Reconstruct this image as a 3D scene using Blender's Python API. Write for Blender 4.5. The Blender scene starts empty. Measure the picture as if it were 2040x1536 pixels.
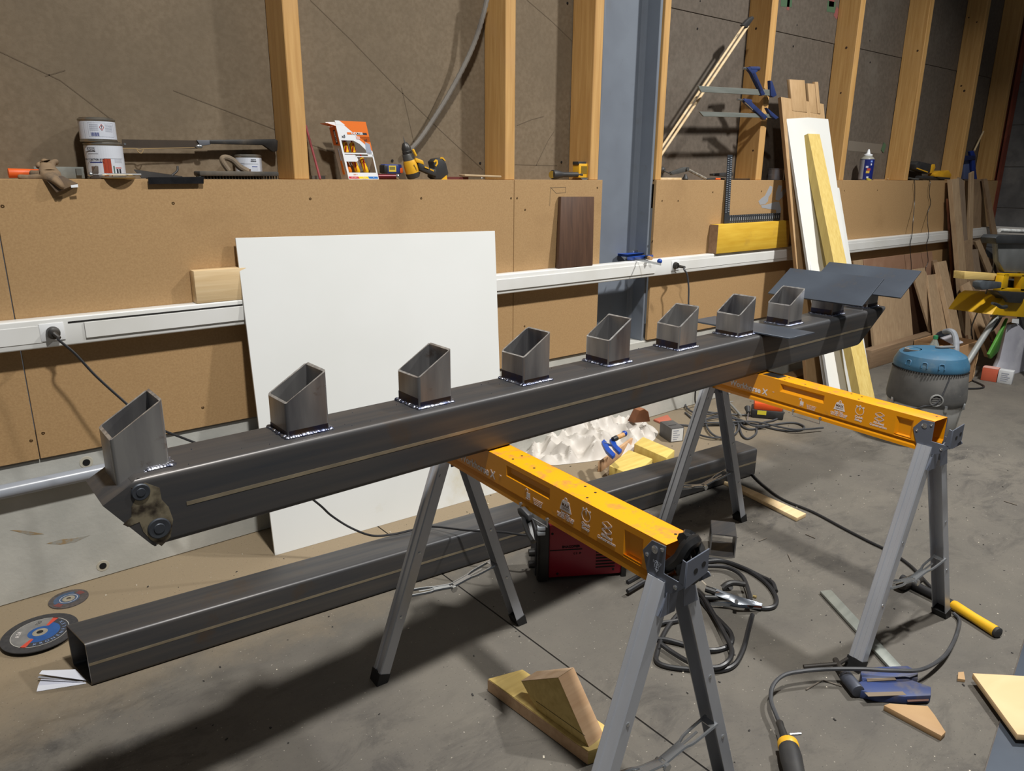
import bpy, bmesh, math, random
from mathutils import Vector, Matrix, noise
random.seed(7)
S = bpy.context.scene
C = S.collection
V = Vector
# ---------------------------------------------------------------- camera, world, lamps, exposure
YAW, PITCH, ROLL, FPX = 0.680728832, 0.280416343, 0.00826383758, 1466.18985
EYE = V((0, 0, 1.5))
fw = V((math.sin(YAW)*math.cos(PITCH), math.cos(YAW)*math.cos(PITCH), -math.sin(PITCH)))
r0 = V((math.cos(YAW), -math.sin(YAW), 0)); u0 = r0.cross(fw)
RT = math.cos(ROLL)*r0 + math.sin(ROLL)*u0
UP = -math.sin(ROLL)*r0 + math.cos(ROLL)*u0
cam = bpy.data.cameras.new('camera'); co = bpy.data.objects.new('camera', cam); C.objects.link(co)
cam.sensor_width = 36; cam.sensor_fit = 'HORIZONTAL'; cam.lens = FPX/2040*36
cam.clip_start = 0.02; cam.clip_end = 200
m = Matrix((RT, UP, -fw)).transposed().to_4x4(); m.translation = EYE
co.matrix_world = m
S.camera = co
S.view_settings.view_transform = 'Standard'; S.view_settings.look = 'None'
S.view_settings.gamma = 1; S.view_settings.use_curve_mapping = False
S.view_settings.exposure = 0.0
w = bpy.data.worlds.new('hall'); S.world = w; w.use_nodes = True
w.node_tree.nodes['Background'].inputs[0].default_value = (0.86, 0.93, 1.0, 1)
w.node_tree.nodes['Background'].inputs[1].default_value = 0.085
def lamp(loc, power, size=0.26, spread=118, col=(1.0, 0.985, 0.95), aim=None):
    l = bpy.data.lights.new('high_bay_lamp', 'AREA'); l.shape = 'DISK'; l.size = size
    l.energy = power; l.spread = math.radians(spread); l.color = col
    o = bpy.data.objects.new('high_bay_lamp', l); C.objects.link(o); o.location = loc
    if aim: o.rotation_euler = (V(aim)-V(loc)).to_track_quat('-Z', 'Y').to_euler()
    return o
lamp((4.6, 0.25, 4.8), 150, aim=(4.3, 1.5, 0))
lamp((0.85, 0.25, 4.8), 112, aim=(1.2, 1.5, 0))

# ---------------------------------------------------------------- pixel of the photograph -> point on a real plane
def ray(x, y):
    return RT*((x-1020)/FPX) + UP*(-(y-768)/FPX) + fw
def fl(x, y, z=0.0):
    d = ray(x, y); return EYE + d*((z-1.5)/d.z)
def wl(x, y, Y):
    d = ray(x, y); return EYE + d*(Y/d.y)
def xl(x, y, X):
    d = ray(x, y); return EYE + d*(X/d.x)
def pl(x, y, P, n):
    d = ray(x, y); P = V(P); n = V(n); return EYE + d*((P-EYE).dot(n)/d.dot(n))

# ---------------------------------------------------------------- materials
def lin(c):
    return tuple(((v/255)/12.92 if v/255 <= .04045 else ((v/255+.055)/1.055)**2.4) for v in c) + (1,)
_m = {}
def mat(name, c1, c2=None, rough=.6, metal=0., scale=8., stretch=(1, 1, 1), detail=6, lo=.35, hi=.65, bump=0., bscale=None,
        c3=None, s3=2., lo3=.5, hi3=.7, spec=.5, coord='Object', trans=0., rvar=0., dist=0.):
    if name in _m: return _m[name]
    M = bpy.data.materials.new(name); M.use_nodes = True; _m[name] = M
    N = M.node_tree.nodes; L = M.node_tree.links; B = N['Principled BSDF']
    B.inputs['Roughness'].default_value = rough; B.inputs['Metallic'].default_value = metal
    B.inputs['Specular IOR Level'].default_value = spec
    B.inputs['Base Color'].default_value = lin(c1)
    if trans: B.inputs['Transmission Weight'].default_value = trans
    if c2 is None and not bump: return M
    tc = N.new('ShaderNodeTexCoord'); mp = N.new('ShaderNodeMapping'); L.new(tc.outputs[coord], mp.inputs[0])
    mp.inputs['Scale'].default_value = stretch
    col = None
    if c2 is not None:
        n = N.new('ShaderNodeTexNoise'); n.inputs['Scale'].default_value = scale; n.inputs['Detail'].default_value = detail
        n.inputs['Distortion'].default_value = dist
        L.new(mp.outputs[0], n.inputs['Vector'])
        r = N.new('ShaderNodeValToRGB'); r.color_ramp.elements[0].position = lo; r.color_ramp.elements[1].position = hi
        r.color_ramp.elements[0].color = lin(c1); r.color_ramp.elements[1].color = lin(c2)
        L.new(n.outputs['Fac'], r.inputs[0]); col = r.outputs[0]
        if rvar:
            mr = N.new('ShaderNodeMapRange'); mr.inputs[3].default_value = rough-rvar; mr.inputs[4].default_value = rough+rvar
            L.new(n.outputs['Fac'], mr.inputs[0]); L.new(mr.outputs[0], B.inputs['Roughness'])
    if c3 is not None:
        n3 = N.new('ShaderNodeTexNoise'); n3.inputs['Scale'].default_value = s3; n3.inputs['Detail'].default_value = 8
        n3.inputs['Roughness'].default_value = .65
        L.new(tc.outputs[coord], n3.inputs['Vector'])
        r3 = N.new('ShaderNodeValToRGB'); r3.color_ramp.elements[0].position = lo3; r3.color_ramp.elements[1].position = hi3
        L.new(n3.outputs['Fac'], r3.inputs[0])
        mx = N.new('ShaderNodeMix'); mx.data_type = 'RGBA'
        L.new(r3.outputs[0], mx.inputs[0]); L.new(col, mx.inputs[6]); mx.inputs[7].default_value = lin(c3); col = mx.outputs[2]
    if col: L.new(col, B.inputs['Base Color'])
    if bump:
        nb = N.new('ShaderNodeTexNoise'); nb.inputs['Scale'].default_value = bscale or scale; nb.inputs['Detail'].default_value = 6
        L.new(mp.outputs[0], nb.inputs['Vector'])
        b = N.new('ShaderNodeBump'); b.inputs['Strength'].default_value = bump; b.inputs['Distance'].default_value = .003
        L.new(nb.outputs['Fac'], b.inputs['Height']); L.new(b.outputs[0], B.inputs['Normal'])
    return M
def wood(name, c1, c2, stretch=(30, 30, 1.6), scale=1.6, c3=None, rough=.65, bump=.15):
    return mat(name, c1, c2, rough=rough, scale=scale, stretch=stretch, lo=.3, hi=.7, dist=.6, bump=bump, bscale=scale*2, c3=c3, s3=3, lo3=.52, hi3=.7)
X_, Y_, Z_ = (1.6, 30, 30), (30, 1.6, 30), (30, 30, 1.6)   # grain along x, y, z

# ---------------------------------------------------------------- mesh building
class MB:
    def __init__(s): s.v = []; s.f = []; s.k = []
    def add(s, vs, fs, k=0):
        n = len(s.v); s.v += [V(p) for p in vs]; s.f += [[n+i for i in f] for f in fs]; s.k += [k]*len(fs); return s
    def obox(s, o, u, v, w, k=0):
        o, u, v, w = V(o), V(u), V(v), V(w)
        p = [o, o+u, o+u+v, o+v]; p += [q+w for q in p]
        return s.add(p, [[0, 3, 2, 1], [4, 5, 6, 7], [0, 1, 5, 4], [1, 2, 6, 5], [2, 3, 7, 6], [3, 0, 4, 7]], k)
    def box(s, lo, hi, k=0):
        return s.obox(lo, (hi[0]-lo[0], 0, 0), (0, hi[1]-lo[1], 0), (0, 0, hi[2]-lo[2]), k)
    def prism(s, pts, vec, k=0):
        n = len(pts); vec = V(vec); a = [V(p) for p in pts]; b = [p+vec for p in a]
        return s.add(a+b, [list(range(n))[::-1], list(range(n, 2*n))] + [[i, (i+1) % n, n+(i+1) % n, n+i] for i in range(n)], k)
    def loft(s, rings, cap=True, k=0):
        n = len(rings[0]); vs = [p for r in rings for p in r]; fs = []
        for i in range(len(rings)-1):
            for j in range(n):
                a = i*n+j; b = i*n+(j+1) % n; fs.append([a, b, b+n, a+n])
        if cap: fs += [list(range(n))[::-1], [len(vs)-n+j for j in range(n)]]
        return s.add(vs, fs, k)
    def frame(s, ax):
        ax = V(ax).normalized(); t = V((0, 0, 1)) if abs(ax.z) < .9 else V((1, 0, 0))
        u = ax.cross(t).normalized(); return u, ax.cross(u)
    def cyl(s, p0, p1, r, r1=None, n=16, k=0, cap=True):
        p0, p1 = V(p0), V(p1); u, w = s.frame(p1-p0); r1 = r if r1 is None else r1
        ring = lambda p, q: [p+u*(q*math.cos(2*math.pi*i/n))+w*(q*math.sin(2*math.pi*i/n)) for i in range(n)]
        return s.loft([ring(p0, r), ring(p1, r1)], cap, k)
    def lathe(s, o, ax, prof, n=24, k=0, cap=True):
        o = V(o); ax = V(ax).normalized(); u, w = s.frame(ax)
        return s.loft([[o+ax*h+u*(r*math.cos(2*math.pi*i/n))+w*(r*math.sin(2*math.pi*i/n)) for i in range(n)] for r, h in prof], cap, k)
    def tube(s, pts, r, n=8, sub=6, k=0, cap=True):
        P = [V(p) for p in pts]
        if sub > 1 and len(P) > 2:
            Q = [P[0]*2-P[1]] + P + [P[-1]*2-P[-2]]; out = []
            for i in range(1, len(Q)-2):
                a, b, c, d = Q[i-1:i+3]
                for j in range(sub):
                    t = j/sub; out.append(.5*((2*b)+(c-a)*t+(2*a-5*b+4*c-d)*t*t+(3*b-a-3*c+d)*t**3))
            P = out + [P[-1]]
        rr = r if isinstance(r, (list, tuple)) else None
        rings = []; u = None
        for i, p in enumerate(P):
            t = (P[min(i+1, len(P)-1)]-P[max(i-1, 0)]).normalized()
            if u is None: u, _ = s.frame(t)
            u = (u-t*u.dot(t)).normalized(); w = t.cross(u)
            q = r if rr is None else rr[0]+(rr[-1]-rr[0])*i/(len(P)-1)
            rings.append([p+u*(q*math.cos(2*math.pi*j/n))+w*(q*math.sin(2*math.pi*j/n)) for j in range(n)])
        return s.loft(rings, cap, k)
    def ball(s, c, r, n=12, m=8, sc=(1, 1, 1), k=0):
        c = V(c)
        return s.loft([[c+V((sc[0]*r*math.sin(t)*math.cos(2*math.pi*j/n), sc[1]*r*math.sin(t)*math.sin(2*math.pi*j/n), sc[2]*r*math.cos(t))) for j in range(n)]
                       for t in [max(.02, min(math.pi-.02, math.pi*i/m)) for i in range(m+1)]], True, k)
    def pipe4(s, c0, c1, u, v, t, k=0):
        """hollow rectangular tube from c0 to c1 (near corner points), sides u, v, wall t; c1 ring may be given as four points"""
        o = lambda c: [c, c+u, c+u+v, c+v]
        un, vn = u.normalized()*t, v.normalized()*t
        i_ = lambda c: [c+un+vn, c+u-un+vn, c+u+v-un-vn, c+v+un-vn]
        a, b = o(V(c0)), o(V(c1)); ai, bi = i_(V(c0)), i_(V(c1))
        return s.hollow(a, b, ai, bi, k)
    def hollow(s, a, b, ai, bi, k=0, rim=None):
        n = len(a); vs = a+b+ai+bi; fs = []
        for j in range(n):
            q = (j+1) % n
            fs += [[j, q, n+q, n+j], [2*n+q, 2*n+j, 3*n+j, 3*n+q], [q, j, 2*n+j, 2*n+q], [n+j, n+q, 3*n+q, 3*n+j]]
        s.add(vs, fs, k)
        if rim is not None:
            for j in range(n): s.k[len(s.k)-4*n+4*j+3] = rim
        return s
WM = {}
def build(name, mb, mats, parent=None, bev=0., seg=2, local=False, smooth=35, label=None, kind=None):
    me = bpy.data.meshes.new(name)
    W = WM.get(parent.name, Matrix()) if parent else Matrix()
    vs = mb.v if (local or not parent) else [W.inverted() @ p for p in mb.v]
    me.from_pydata([tuple(p) for p in vs], [], mb.f)
    if not isinstance(mats, (list, tuple)): mats = [mats]
    for q in mats: me.materials.append(q)
    for p, k in zip(me.polygons, mb.k): p.material_index = k
    bm = bmesh.new(); bm.from_mesh(me)
    bmesh.ops.recalc_face_normals(bm, faces=bm.faces)
    if bev:
        es = [e for e in bm.edges if len(e.link_faces) == 2 and e.calc_face_angle(0) > .6]
        bmesh.ops.bevel(bm, geom=es, offset=bev, segments=seg, affect='EDGES', profile=.5, clamp_overlap=True)
    bm.to_mesh(me); bm.free()
    if smooth:
        me.polygons.foreach_set('use_smooth', [True]*len(me.polygons)); me.set_sharp_from_angle(angle=math.radians(smooth))
    o = bpy.data.objects.new(name, me); C.objects.link(o)
    if parent: o.parent = parent
    WM[o.name] = W
    if label: o['label'] = label
    if kind: o['kind'] = kind
    return o
def tag(o, label=None, cat=None, group=None, kind=None):
    for k_, v_ in (('label', label), ('category', cat), ('group', group), ('kind', kind)):
        if v_: o[k_] = v_
    return o
def thing(name, label, cat, loc=(0, 0, 0), rotz=0., group=None, kind=None):
    o = bpy.data.objects.new(name, None); C.objects.link(o); o.empty_display_size = .05
    o.location = loc; o.rotation_euler = (0, 0, rotz)
    WM[o.name] = Matrix.Translation(V(loc)) @ Matrix.Rotation(rotz, 4, 'Z')
    return tag(o, label, cat, group, kind or ('thing' if label else None))
def one(name, mb, mats, label, cat, group=None, **kw):
    return tag(build(name, mb, mats, **kw), label, cat, group, 'thing')
def dup(root, loc, rotz, label):
    r = root.copy(); C.objects.link(r); r.location = loc; r.rotation_euler = (0, 0, rotz); r['label'] = label
    WM[r.name] = Matrix.Translation(V(loc)) @ Matrix.Rotation(rotz, 4, 'Z')
    for ch in list(root.children):
        c = ch.copy(); C.objects.link(c); c.parent = r; WM[c.name] = WM[r.name]
        for g in list(ch.children):
            d = g.copy(); C.objects.link(d); d.parent = c; WM[d.name] = WM[r.name]
    return r
def text(name, s, size, M, material, parent, bold=0., align='CENTER', ext=.0004, space=1.0, sx=1.0):
    """flat lettering; M places it in the parent's own space"""
    cu = bpy.data.curves.new(name, 'FONT'); cu.body = s; cu.size = size; cu.extrude = ext; cu.offset = bold; cu.align_x = align; cu.align_y = 'CENTER'
    cu.space_line = .85*space; cu.resolution_u = 3
    t_ = bpy.data.objects.new('tmp', cu); me = bpy.data.meshes.new_from_object(t_); bpy.data.objects.remove(t_); bpy.data.curves.remove(cu)
    me.materials.clear(); me.materials.append(material)
    o = bpy.data.objects.new(name, me); C.objects.link(o); o.parent = parent
    o.matrix_local = M @ Matrix.Diagonal((sx, 1, 1, 1))
    return o
def frm(o, x, y):
    """matrix with origin o, x axis x, y axis y"""
    x = V(x).normalized(); y = V(y); y = (y-x*y.dot(x)).normalized(); z = x.cross(y)
    M = Matrix((x, y, z)).transposed().to_4x4(); M.translation = V(o); return M
# ================================================================ SETTING
PF = 2.92                     # face of the lower wall boards
PB = 3.11                     # face of the upper boards behind the studs
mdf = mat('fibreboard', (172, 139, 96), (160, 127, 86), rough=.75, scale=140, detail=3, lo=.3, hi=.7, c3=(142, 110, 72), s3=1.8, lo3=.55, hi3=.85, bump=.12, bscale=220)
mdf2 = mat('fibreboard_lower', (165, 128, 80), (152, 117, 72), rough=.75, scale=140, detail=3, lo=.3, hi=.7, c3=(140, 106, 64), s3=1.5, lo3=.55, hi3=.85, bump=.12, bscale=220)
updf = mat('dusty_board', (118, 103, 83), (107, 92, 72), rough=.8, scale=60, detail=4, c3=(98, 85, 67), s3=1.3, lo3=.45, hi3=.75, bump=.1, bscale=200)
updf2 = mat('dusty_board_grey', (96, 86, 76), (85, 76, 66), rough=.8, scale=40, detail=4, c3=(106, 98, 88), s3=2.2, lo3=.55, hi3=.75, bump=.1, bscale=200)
conc = mat('upstand_concrete', (186, 184, 176), (166, 165, 158), rough=.85, scale=5, detail=8, c3=(150, 138, 116), s3=2.6, lo3=.62, hi3=.72, bump=.25, bscale=60)
studm = wood('stud_wood', (200, 158, 98), (176, 132, 74), Z_, c3=(188, 146, 92))
dark = mat('dark_gap', (22, 19, 17), rough=.9)

def floor_material():
    M = bpy.data.materials.new('workshop_floor'); M.use_nodes = True
    N = M.node_tree.nodes; L = M.node_tree.links; B = N['Principled BSDF']; B.inputs['Roughness'].default_value = .72
    B.inputs['Specular IOR Level'].default_value = .35
    tc = N.new('ShaderNodeTexCoord')
    def nz(scale, detail=8, rough=.6, dist=0., st=None):
        n = N.new('ShaderNodeTexNoise'); n.inputs['Scale'].default_value = scale; n.inputs['Detail'].default_value = detail
        n.inputs['Roughness'].default_value = rough; n.inputs['Distortion'].default_value = dist
        src = tc.outputs['Object']
        if st:
            mp = N.new('ShaderNodeMapping'); mp.inputs['Scale'].default_value = st; mp.inputs['Rotation'].default_value = (0, 0, .5); L.new(src, mp.inputs[0]); src = mp.outputs[0]
        L.new(src, n.inputs['Vector']); return n.outputs['Fac']
    def ramp(x, a, b):
        r = N.new('ShaderNodeMapRange'); r.inputs[1].default_value = a; r.inputs[2].default_value = b; r.clamp = True; L.new(x, r.inputs[0]); return r.outputs[0]
    def mix(f, a, b):
        m_ = N.new('ShaderNodeMix'); m_.data_type = 'RGBA'; L.new(f, m_.inputs[0])
        for i, q in ((6, a), (7, b)):
            if isinstance(q, tuple): m_.inputs[i].default_value = lin(q)
            else: L.new(q, m_.inputs[i])
        return m_.outputs[2]
    def math_(op, a, b):
        q = N.new('ShaderNodeMath'); q.operation = op
        for i, z in ((0, a), (1, b)):
            if isinstance(z, (int, float)): q.inputs[i].default_value = z
            else: L.new(z, q.inputs[i])
        q.use_clamp = op != 'ADD'
        return q.outputs[0]
    col = mix(ramp(nz(2.2, 9, .65), .35, .65), (100, 95, 87), (84, 80, 75))
    col = mix(ramp(nz(1.1, 8, .7, .3), .45, .62), col, (92, 88, 81))
    # dark grinding dust, swept about in streaks
    d1 = ramp(nz(4.2, 12, .74, .7, (1, 2.0, 1)), .48, .66)
    d2 = ramp(nz(.8, 4, .5), .38, .6)
    dust = math_('MULTIPLY', math_('MULTIPLY', d1, d2), .8)
    col = mix(dust, col, (50, 48, 47))
    # pale sawdust along the foot of the wall
    sp = N.new('ShaderNodeSeparateXYZ'); L.new(tc.outputs['Object'], sp.inputs[0])
    nearw = ramp(math_('ADD', sp.outputs[1], math_('MULTIPLY', nz(3, 8, .7), .5)), 2.30, 2.75)
    lim = ramp(sp.outputs[0], 5.2, 3.0)
    col = mix(math_('MULTIPLY', math_('MULTIPLY', nearw, lim), .95), col, (140, 124, 100))
    # grit
    g = ramp(nz(160, 2, .5), .66, .72); col = mix(math_('MULTIPLY', g, .5), col, (48, 46, 44))
    g2 = ramp(nz(110, 2, .5), .70, .75); col = mix(math_('MULTIPLY', g2, .55), col, (172, 165, 152))
    L.new(col, B.inputs['Base Color'])
    b = N.new('ShaderNodeBump'); b.inputs['Strength'].default_value = .25; b.inputs['Distance'].default_value = .004
    L.new(nz(70, 6), b.inputs['Height']); L.new(b.outputs[0], B.inputs['Normal'])
    return M
flm = floor_material()
# the floor: two slabs parted by a sawn joint that runs away from the wall
flo = thing('floor', None, None); tag(flo, kind='structure')
JX = 1.398
build('slab', MB().box((-3, -3, -.15), (JX-.003, 3.2, 0)), flm, flo)
build('slab', MB().box((JX+.003, -3, -.15), (9.1, 3.2, 0)), flm, flo)
build('joint_filler', MB().box((JX-.003, -3, -.15), (JX+.003, 3.2, -.003)), dark, flo)

wb = thing('wall_back', None, None); tag(wb, kind='structure')
xa, xb, xc0, xc1, xs = wl(85, 940, PF).x, wl(1024.5, 360, PF).x, wl(1201, 360, PF).x, wl(1304, 420, PF).x, 5.56
for i, (a, b_) in enumerate(((-2.2, xa), (xa, xb), (xb, xc0), (xc1, xs), (xs, 8.66))):
    g = .0016
    build('wall_panel', MB().box((a+g, PF, .522), (b_-g, PF+.018, 1.47)), mdf, wb, bev=.001, seg=1)
for a, b_ in ((-2.2, 2.98), (3.45, 8.66)):
    build('ledge_board', MB().box((a, PF+.0185, 1.447), (b_, PB, 1.4695)), mdf, wb)
# upper boards, bay by bay
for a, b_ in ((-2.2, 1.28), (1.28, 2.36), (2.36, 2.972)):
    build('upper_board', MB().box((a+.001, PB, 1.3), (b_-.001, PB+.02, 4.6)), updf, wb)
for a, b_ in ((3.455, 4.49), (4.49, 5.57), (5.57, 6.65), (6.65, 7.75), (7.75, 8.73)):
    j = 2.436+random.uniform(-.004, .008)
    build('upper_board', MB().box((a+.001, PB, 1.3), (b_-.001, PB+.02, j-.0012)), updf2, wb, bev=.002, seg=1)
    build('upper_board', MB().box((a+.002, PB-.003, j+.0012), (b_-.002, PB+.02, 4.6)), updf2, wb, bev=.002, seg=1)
SX = [.165, 1.248, 2.326, 2.908]
sx3 = wl(1305.5, 350, 2.94).x; sx4 = wl(1505.5, 356, 2.94).x
for x0, wd in ((.165, .063), (1.248, .064), (2.326, .061), (2.906, .064), (sx3+.002, .05), (sx4, .067), (5.538, .066), (6.616, .067), (7.715, .067), (8.533, .066)):
    build('stud', MB().box((x0, 2.94, 1.47), (x0+wd, PB-.0035, 4.6)), studm, wb, bev=.003, seg=1)
# knots on the studs' left faces, screws in the panels
knot = mat('knot', (64, 42, 24), rough=.7)
kb = MB()
for X, px, py in ((sx4, 1506, 57), (sx4, 1500, 300), (5.538, 1686, 95), (5.538, 1675, 185), (6.616, 1828, 101), (7.715, 1930, 35), (7.715, 1946, 44), (7.715, 1915, 171), (7.715, 1921, 181)):
    p = xl(px, py, X-.0008); kb.cyl(p, p+V((.002, 0, 0)), random.uniform(.006, .011), n=10)
build('knot', kb, knot, wb, kind='stuff')
brass = mat('dull_screw', (96, 72, 44), rough=.45, metal=.6)
for px, py in ((5, 411), (345, 405), (618, 396), (839, 395), (1018, 395), (1030, 395), (1046, 418), (1190, 374), (86, 863), (62, 878), (404, 812), (1319, 400), (1351, 400), (1420, 383), (1517, 381), (1682, 380), (1748, 379), (1300, 480), (1045, 650)):
    p = wl(px, py, PF); build('screw', MB().lathe(p+V((0, .002, 0)), (0, -1, 0), [(.0065, 0), (.0065, .0015), (.005, .0028), (.0022, .0028), (.0015, .0012)], n=10), brass, wb)
hb = MB()
for px, py in ((782, 320), (957, 325), (1119, 323), (1395, 2), (1390, 57), (1588, 50), (1581, 92), (1733, 81), (1734, 124), (1131, 6)):
    p = wl(px, py, PB-.0036); hb.cyl(p, p+V((0, .003, 0)), .006, n=8)
build('screw_hole', hb, dark, wb, kind='stuff')
# pencil and scratch lines on the upper boards
pen = mat('pencil_line', (92, 79, 62), rough=.9)
def stroke(name, pts, Y, wd, m_, par):
    q = MB()
    for (a, b_) in zip(pts[:-1], pts[1:]):
        A, B_ = wl(*a, Y), wl(*b_, Y); t = (B_-A).normalized(); n_ = V((-t.z, 0, t.x))*wd/2
        q.obox(A-n_, n_*2, B_-A, V((0, .0006, 0)))
    return build(name, q, m_, par)
YB = PB-.0008
for a in (((0, 103), (120, 160), (225, 240)), ((345, 180), (470, 228), (553, 260)), ((618, 0), (700, 80), (788, 172), (880, 262), (962, 338)), ((620, 288), (660, 302), (690, 314)),
          ((880, 178), (845, 250), (812, 300)), ((1050, 0), (1100, 43), (1140, 82)), ((1030, 250), (1060, 238), (1083, 232)), ((1026, 328), (1110, 330)), ((1068, 330), (1092, 280), (1104, 262)), ((800, 175), (815, 240), (826, 290)), ((90, 152), (130, 140))):
    stroke('pencil_line', a, YB, .0034, pen, wb)
for a in (((1098, 374), (1127, 373), (1127, 384), (1108, 385), (1097, 373), (1095, 410)),):
    stroke('pencil_line', a, PF-.0006, .002, pen, wb)
spray = mat('grey_spray', (150, 152, 156), rough=.7)
for k_, pts in enumerate((((1534, 370), (1539, 372), (1537, 384), (1531, 393), (1530, 401), (1524, 407), (1514, 408), (1511, 401), (1517, 395), (1524, 390), (1529, 380)),
        ((1551, 369), (1558, 370), (1555, 384), (1560, 378), (1565, 375), (1567, 380), (1560, 392), (1551, 400), (1545, 398), (1546, 384)), ((1516, 409), (1526, 408), (1545, 402), (1552, 402), (1556, 416), (1553, 440), (1548, 440), (1546, 418), (1530, 416), (1518, 414)))):
    build('spray_mark', MB().prism([wl(*q, PF-.0006-.0001*k_) for q in pts], (0, .0005, 0)), spray, wb)
gs = mat('green_spray', (70, 96, 70), rough=.8); rs = mat('red_spray', (132, 74, 70), rough=.8)
for a, m_ in ((((1556, 1), (1578, 3)), gs), (((1648, 12), (1664, 15)), gs), (((1652, 2), (1662, 3)), rs), (((1664, 22), (1670, 30)), rs), (((1568, 8), (1573, 9)), rs), (((1758, 291), (1763, 297)), gs)):
    stroke('spray_mark', a, PB-.0038, .07, m_, wb)
stroke('tape_patch', ((1690, 290), (1757, 297)), YB, .075, mat('grey_patch', (112, 103, 92), rough=.8), wb)

# concrete upstand under the boards
up = thing('baseboard_back', None, None); tag(up, kind='structure')
build('upstand', MB().box((-2.2, 2.932, 0), (8.73, 3.3, .5165)), conc, up, bev=.004, seg=1)
holem = mat('hole_black', (8, 8, 8), rough=1.); patch = mat('hole_rim', (176, 170, 154), rough=.9)
for px, py in ((172, 921), (205, 1127), (1062, 860)):
    p = wl(px, py, 2.932)
    build('tie_hole', MB().lathe(p+V((0, .001, 0)), (0, -1, 0), [(.023, 0), (.022, .002), (.013, .0022)], n=18), patch, up)
    build('tie_hole', MB().lathe(p+V((0, .0, 0)), (0, -1, 0), [(.0125, .001), (.0125, .0026)], n=14), holem, up)
stn = mat('brown_stain', (150, 128, 96), (150, 147, 138), rough=.9, scale=30, lo=.45, hi=.55)
for pts in (((92, 1083), (120, 1075), (150, 1072), (180, 1066), (150, 1080), (120, 1085)), ((20, 1056), (50, 1057), (88, 1064), (60, 1066))):
    q = MB().prism([wl(*p, 2.9315) for p in pts], (0, .001, 0)); build('stain', q, stn, up)

# the grey steel column set into the wall
colm = mat('column_paint', (116, 123, 133), (106, 112, 122), rough=.45, scale=3, c3=(108, 112, 118), s3=12, lo3=.6, hi3=.75)
cx1 = 3.407
cl = thing('steel_column', 'grey painted steel I-beam column set into the wall between the boards', 'column', (3.2, 3.06, 0))
build('web', MB().box((2.987, 3.060, .517), (cx1, 3.07, 4.6)), colm, cl)
build('flange', MB().box((cx1, 2.945, .517), (cx1+.02, 3.19, 4.6)), colm, cl, bev=.002, seg=1)
build('flange', MB().box((2.974, 2.945, .517), (2.987, 3.19, 4.6)), colm, cl, bev=.002, seg=1)
build('root_fillet', MB().prism([(cx1, 3.06, .517), (cx1-.024, 3.06, .517), (cx1-.008, 3.052, .517), (cx1, 3.036, .517)], (0, 0, 4.08)), colm, cl)

# red steel post in the corner
tag(build('steel_post', MB().box((8.645, 2.915, 1.0), (8.735, 2.935, 4.6)).box((8.685, 2.935, 1.0), (8.695, 3.1, 4.6)), mat('red_oxide', (128, 62, 44), (110, 52, 38), rough=.6, scale=6, c3=(150, 84, 56), s3=4, lo3=.55, hi3=.75)), 'red-oxide painted steel post in the far right corner of the wall', 'post', None, 'thing')
# right-hand block wall
blk = mat('block_wall', (108, 108, 108), (88, 88, 89), rough=.9, scale=7, detail=8, c3=(126, 125, 122), s3=3, lo3=.55, hi3=.75, bump=.3, bscale=50)
wr = thing('wall_right', None, None); tag(wr, kind='structure')
zz = 0
for r in range(12):
    h = .4
    for q in range(5):
        y1 = 3.1-q*1.0+(.5 if r % 2 else 0)
        if y1-1.0 > 3.1: continue
        build('block', MB().box((8.74, max(y1-.992, -2.2), zz+.004), (8.89, min(y1, 3.3), zz+h-.004)), blk, wr, bev=.004, seg=1)
    zz += h
build('mortar', MB().box((8.746, -2.2, 0), (8.88, 3.3, 4.8)), mat('mortar', (96, 95, 93), rough=.95), wr)
text('lettering', 'M5 17', .06, frm((8.7385, 2.24, 1.355), (0, -1, 0), (0, 0, 1)), mat('felt_pen', (40, 40, 42), rough=.9), wr)

# perimeter trunking
tkm = mat('white_trunking', (224, 224, 222), (214, 213, 208), rough=.35, scale=3, c3=(206, 198, 182), s3=1.1, lo3=.55, hi3=.8)
TY = PF-.055
tk = thing('cable_trunking', 'long white power trunking running along the wall boards', 'trunking', (0, TY, .97))
zt0, zt1 = .922, 1.0205
def trunk(x0, x1):
    build('trunk_body', MB().box((x0, TY, zt0), (x1, PF-.001, zt1)), tkm, tk, bev=.006, seg=3)
trunk(-2.2, 8.6)
xo = wl(140, 650, TY).x; xo2 = wl(482, 620, TY).x; xo3 = 2.45
for x0, x1, z0, z1, tilt in ((-2.2, wl(82, 660, TY).x, .942, 1.0, 0), (wl(168, 650, TY).x, 3.395, .942, .997, .004), (wl(1352, 520, TY).x, 8.45, .944, .998, 0)):
    build('trunk_cover', MB().box((x0, TY-.0022-tilt, z0), (x1, TY-.0002, z1)), tkm, tk, bev=.001, seg=1)
build('trunk_slot', MB().box((wl(135, 640, TY).x, TY-.0012, .9985), (wl(482, 600, TY).x, TY-.0001, 1.004)), dark, tk)
sock = mat('socket_white', (226, 227, 228), rough=.35)
for px, py in ((104, 661), (1345, 529)):
    p = wl(px, py, TY)
    f_ = build('socket_plate', MB().box((p.x-.036, TY-.004, p.z-.03), (p.x+.036, TY-.0003, p.z+.03)), sock, tk, bev=.002)
# right wall run of the same trunking
build('trunk_body', MB().box((8.685, 1.0, zt0), (8.739, 2.93, zt1)), tkm, tk, bev=.006, seg=3)

# grey conduit pipe along the upstand
pipem = mat('grey_pvc', (148, 152, 160), rough=.3)
pz = 1.5-(1.5-wl(60, 1000, 2.88).z)
one('conduit_pipe', MB().cyl((-2.2, 2.906, .435), (1.9, 2.906, .435), .025, n=20), pipem, 'grey plastic pipe running along the concrete upstand behind the long beam', 'pipe')
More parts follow.
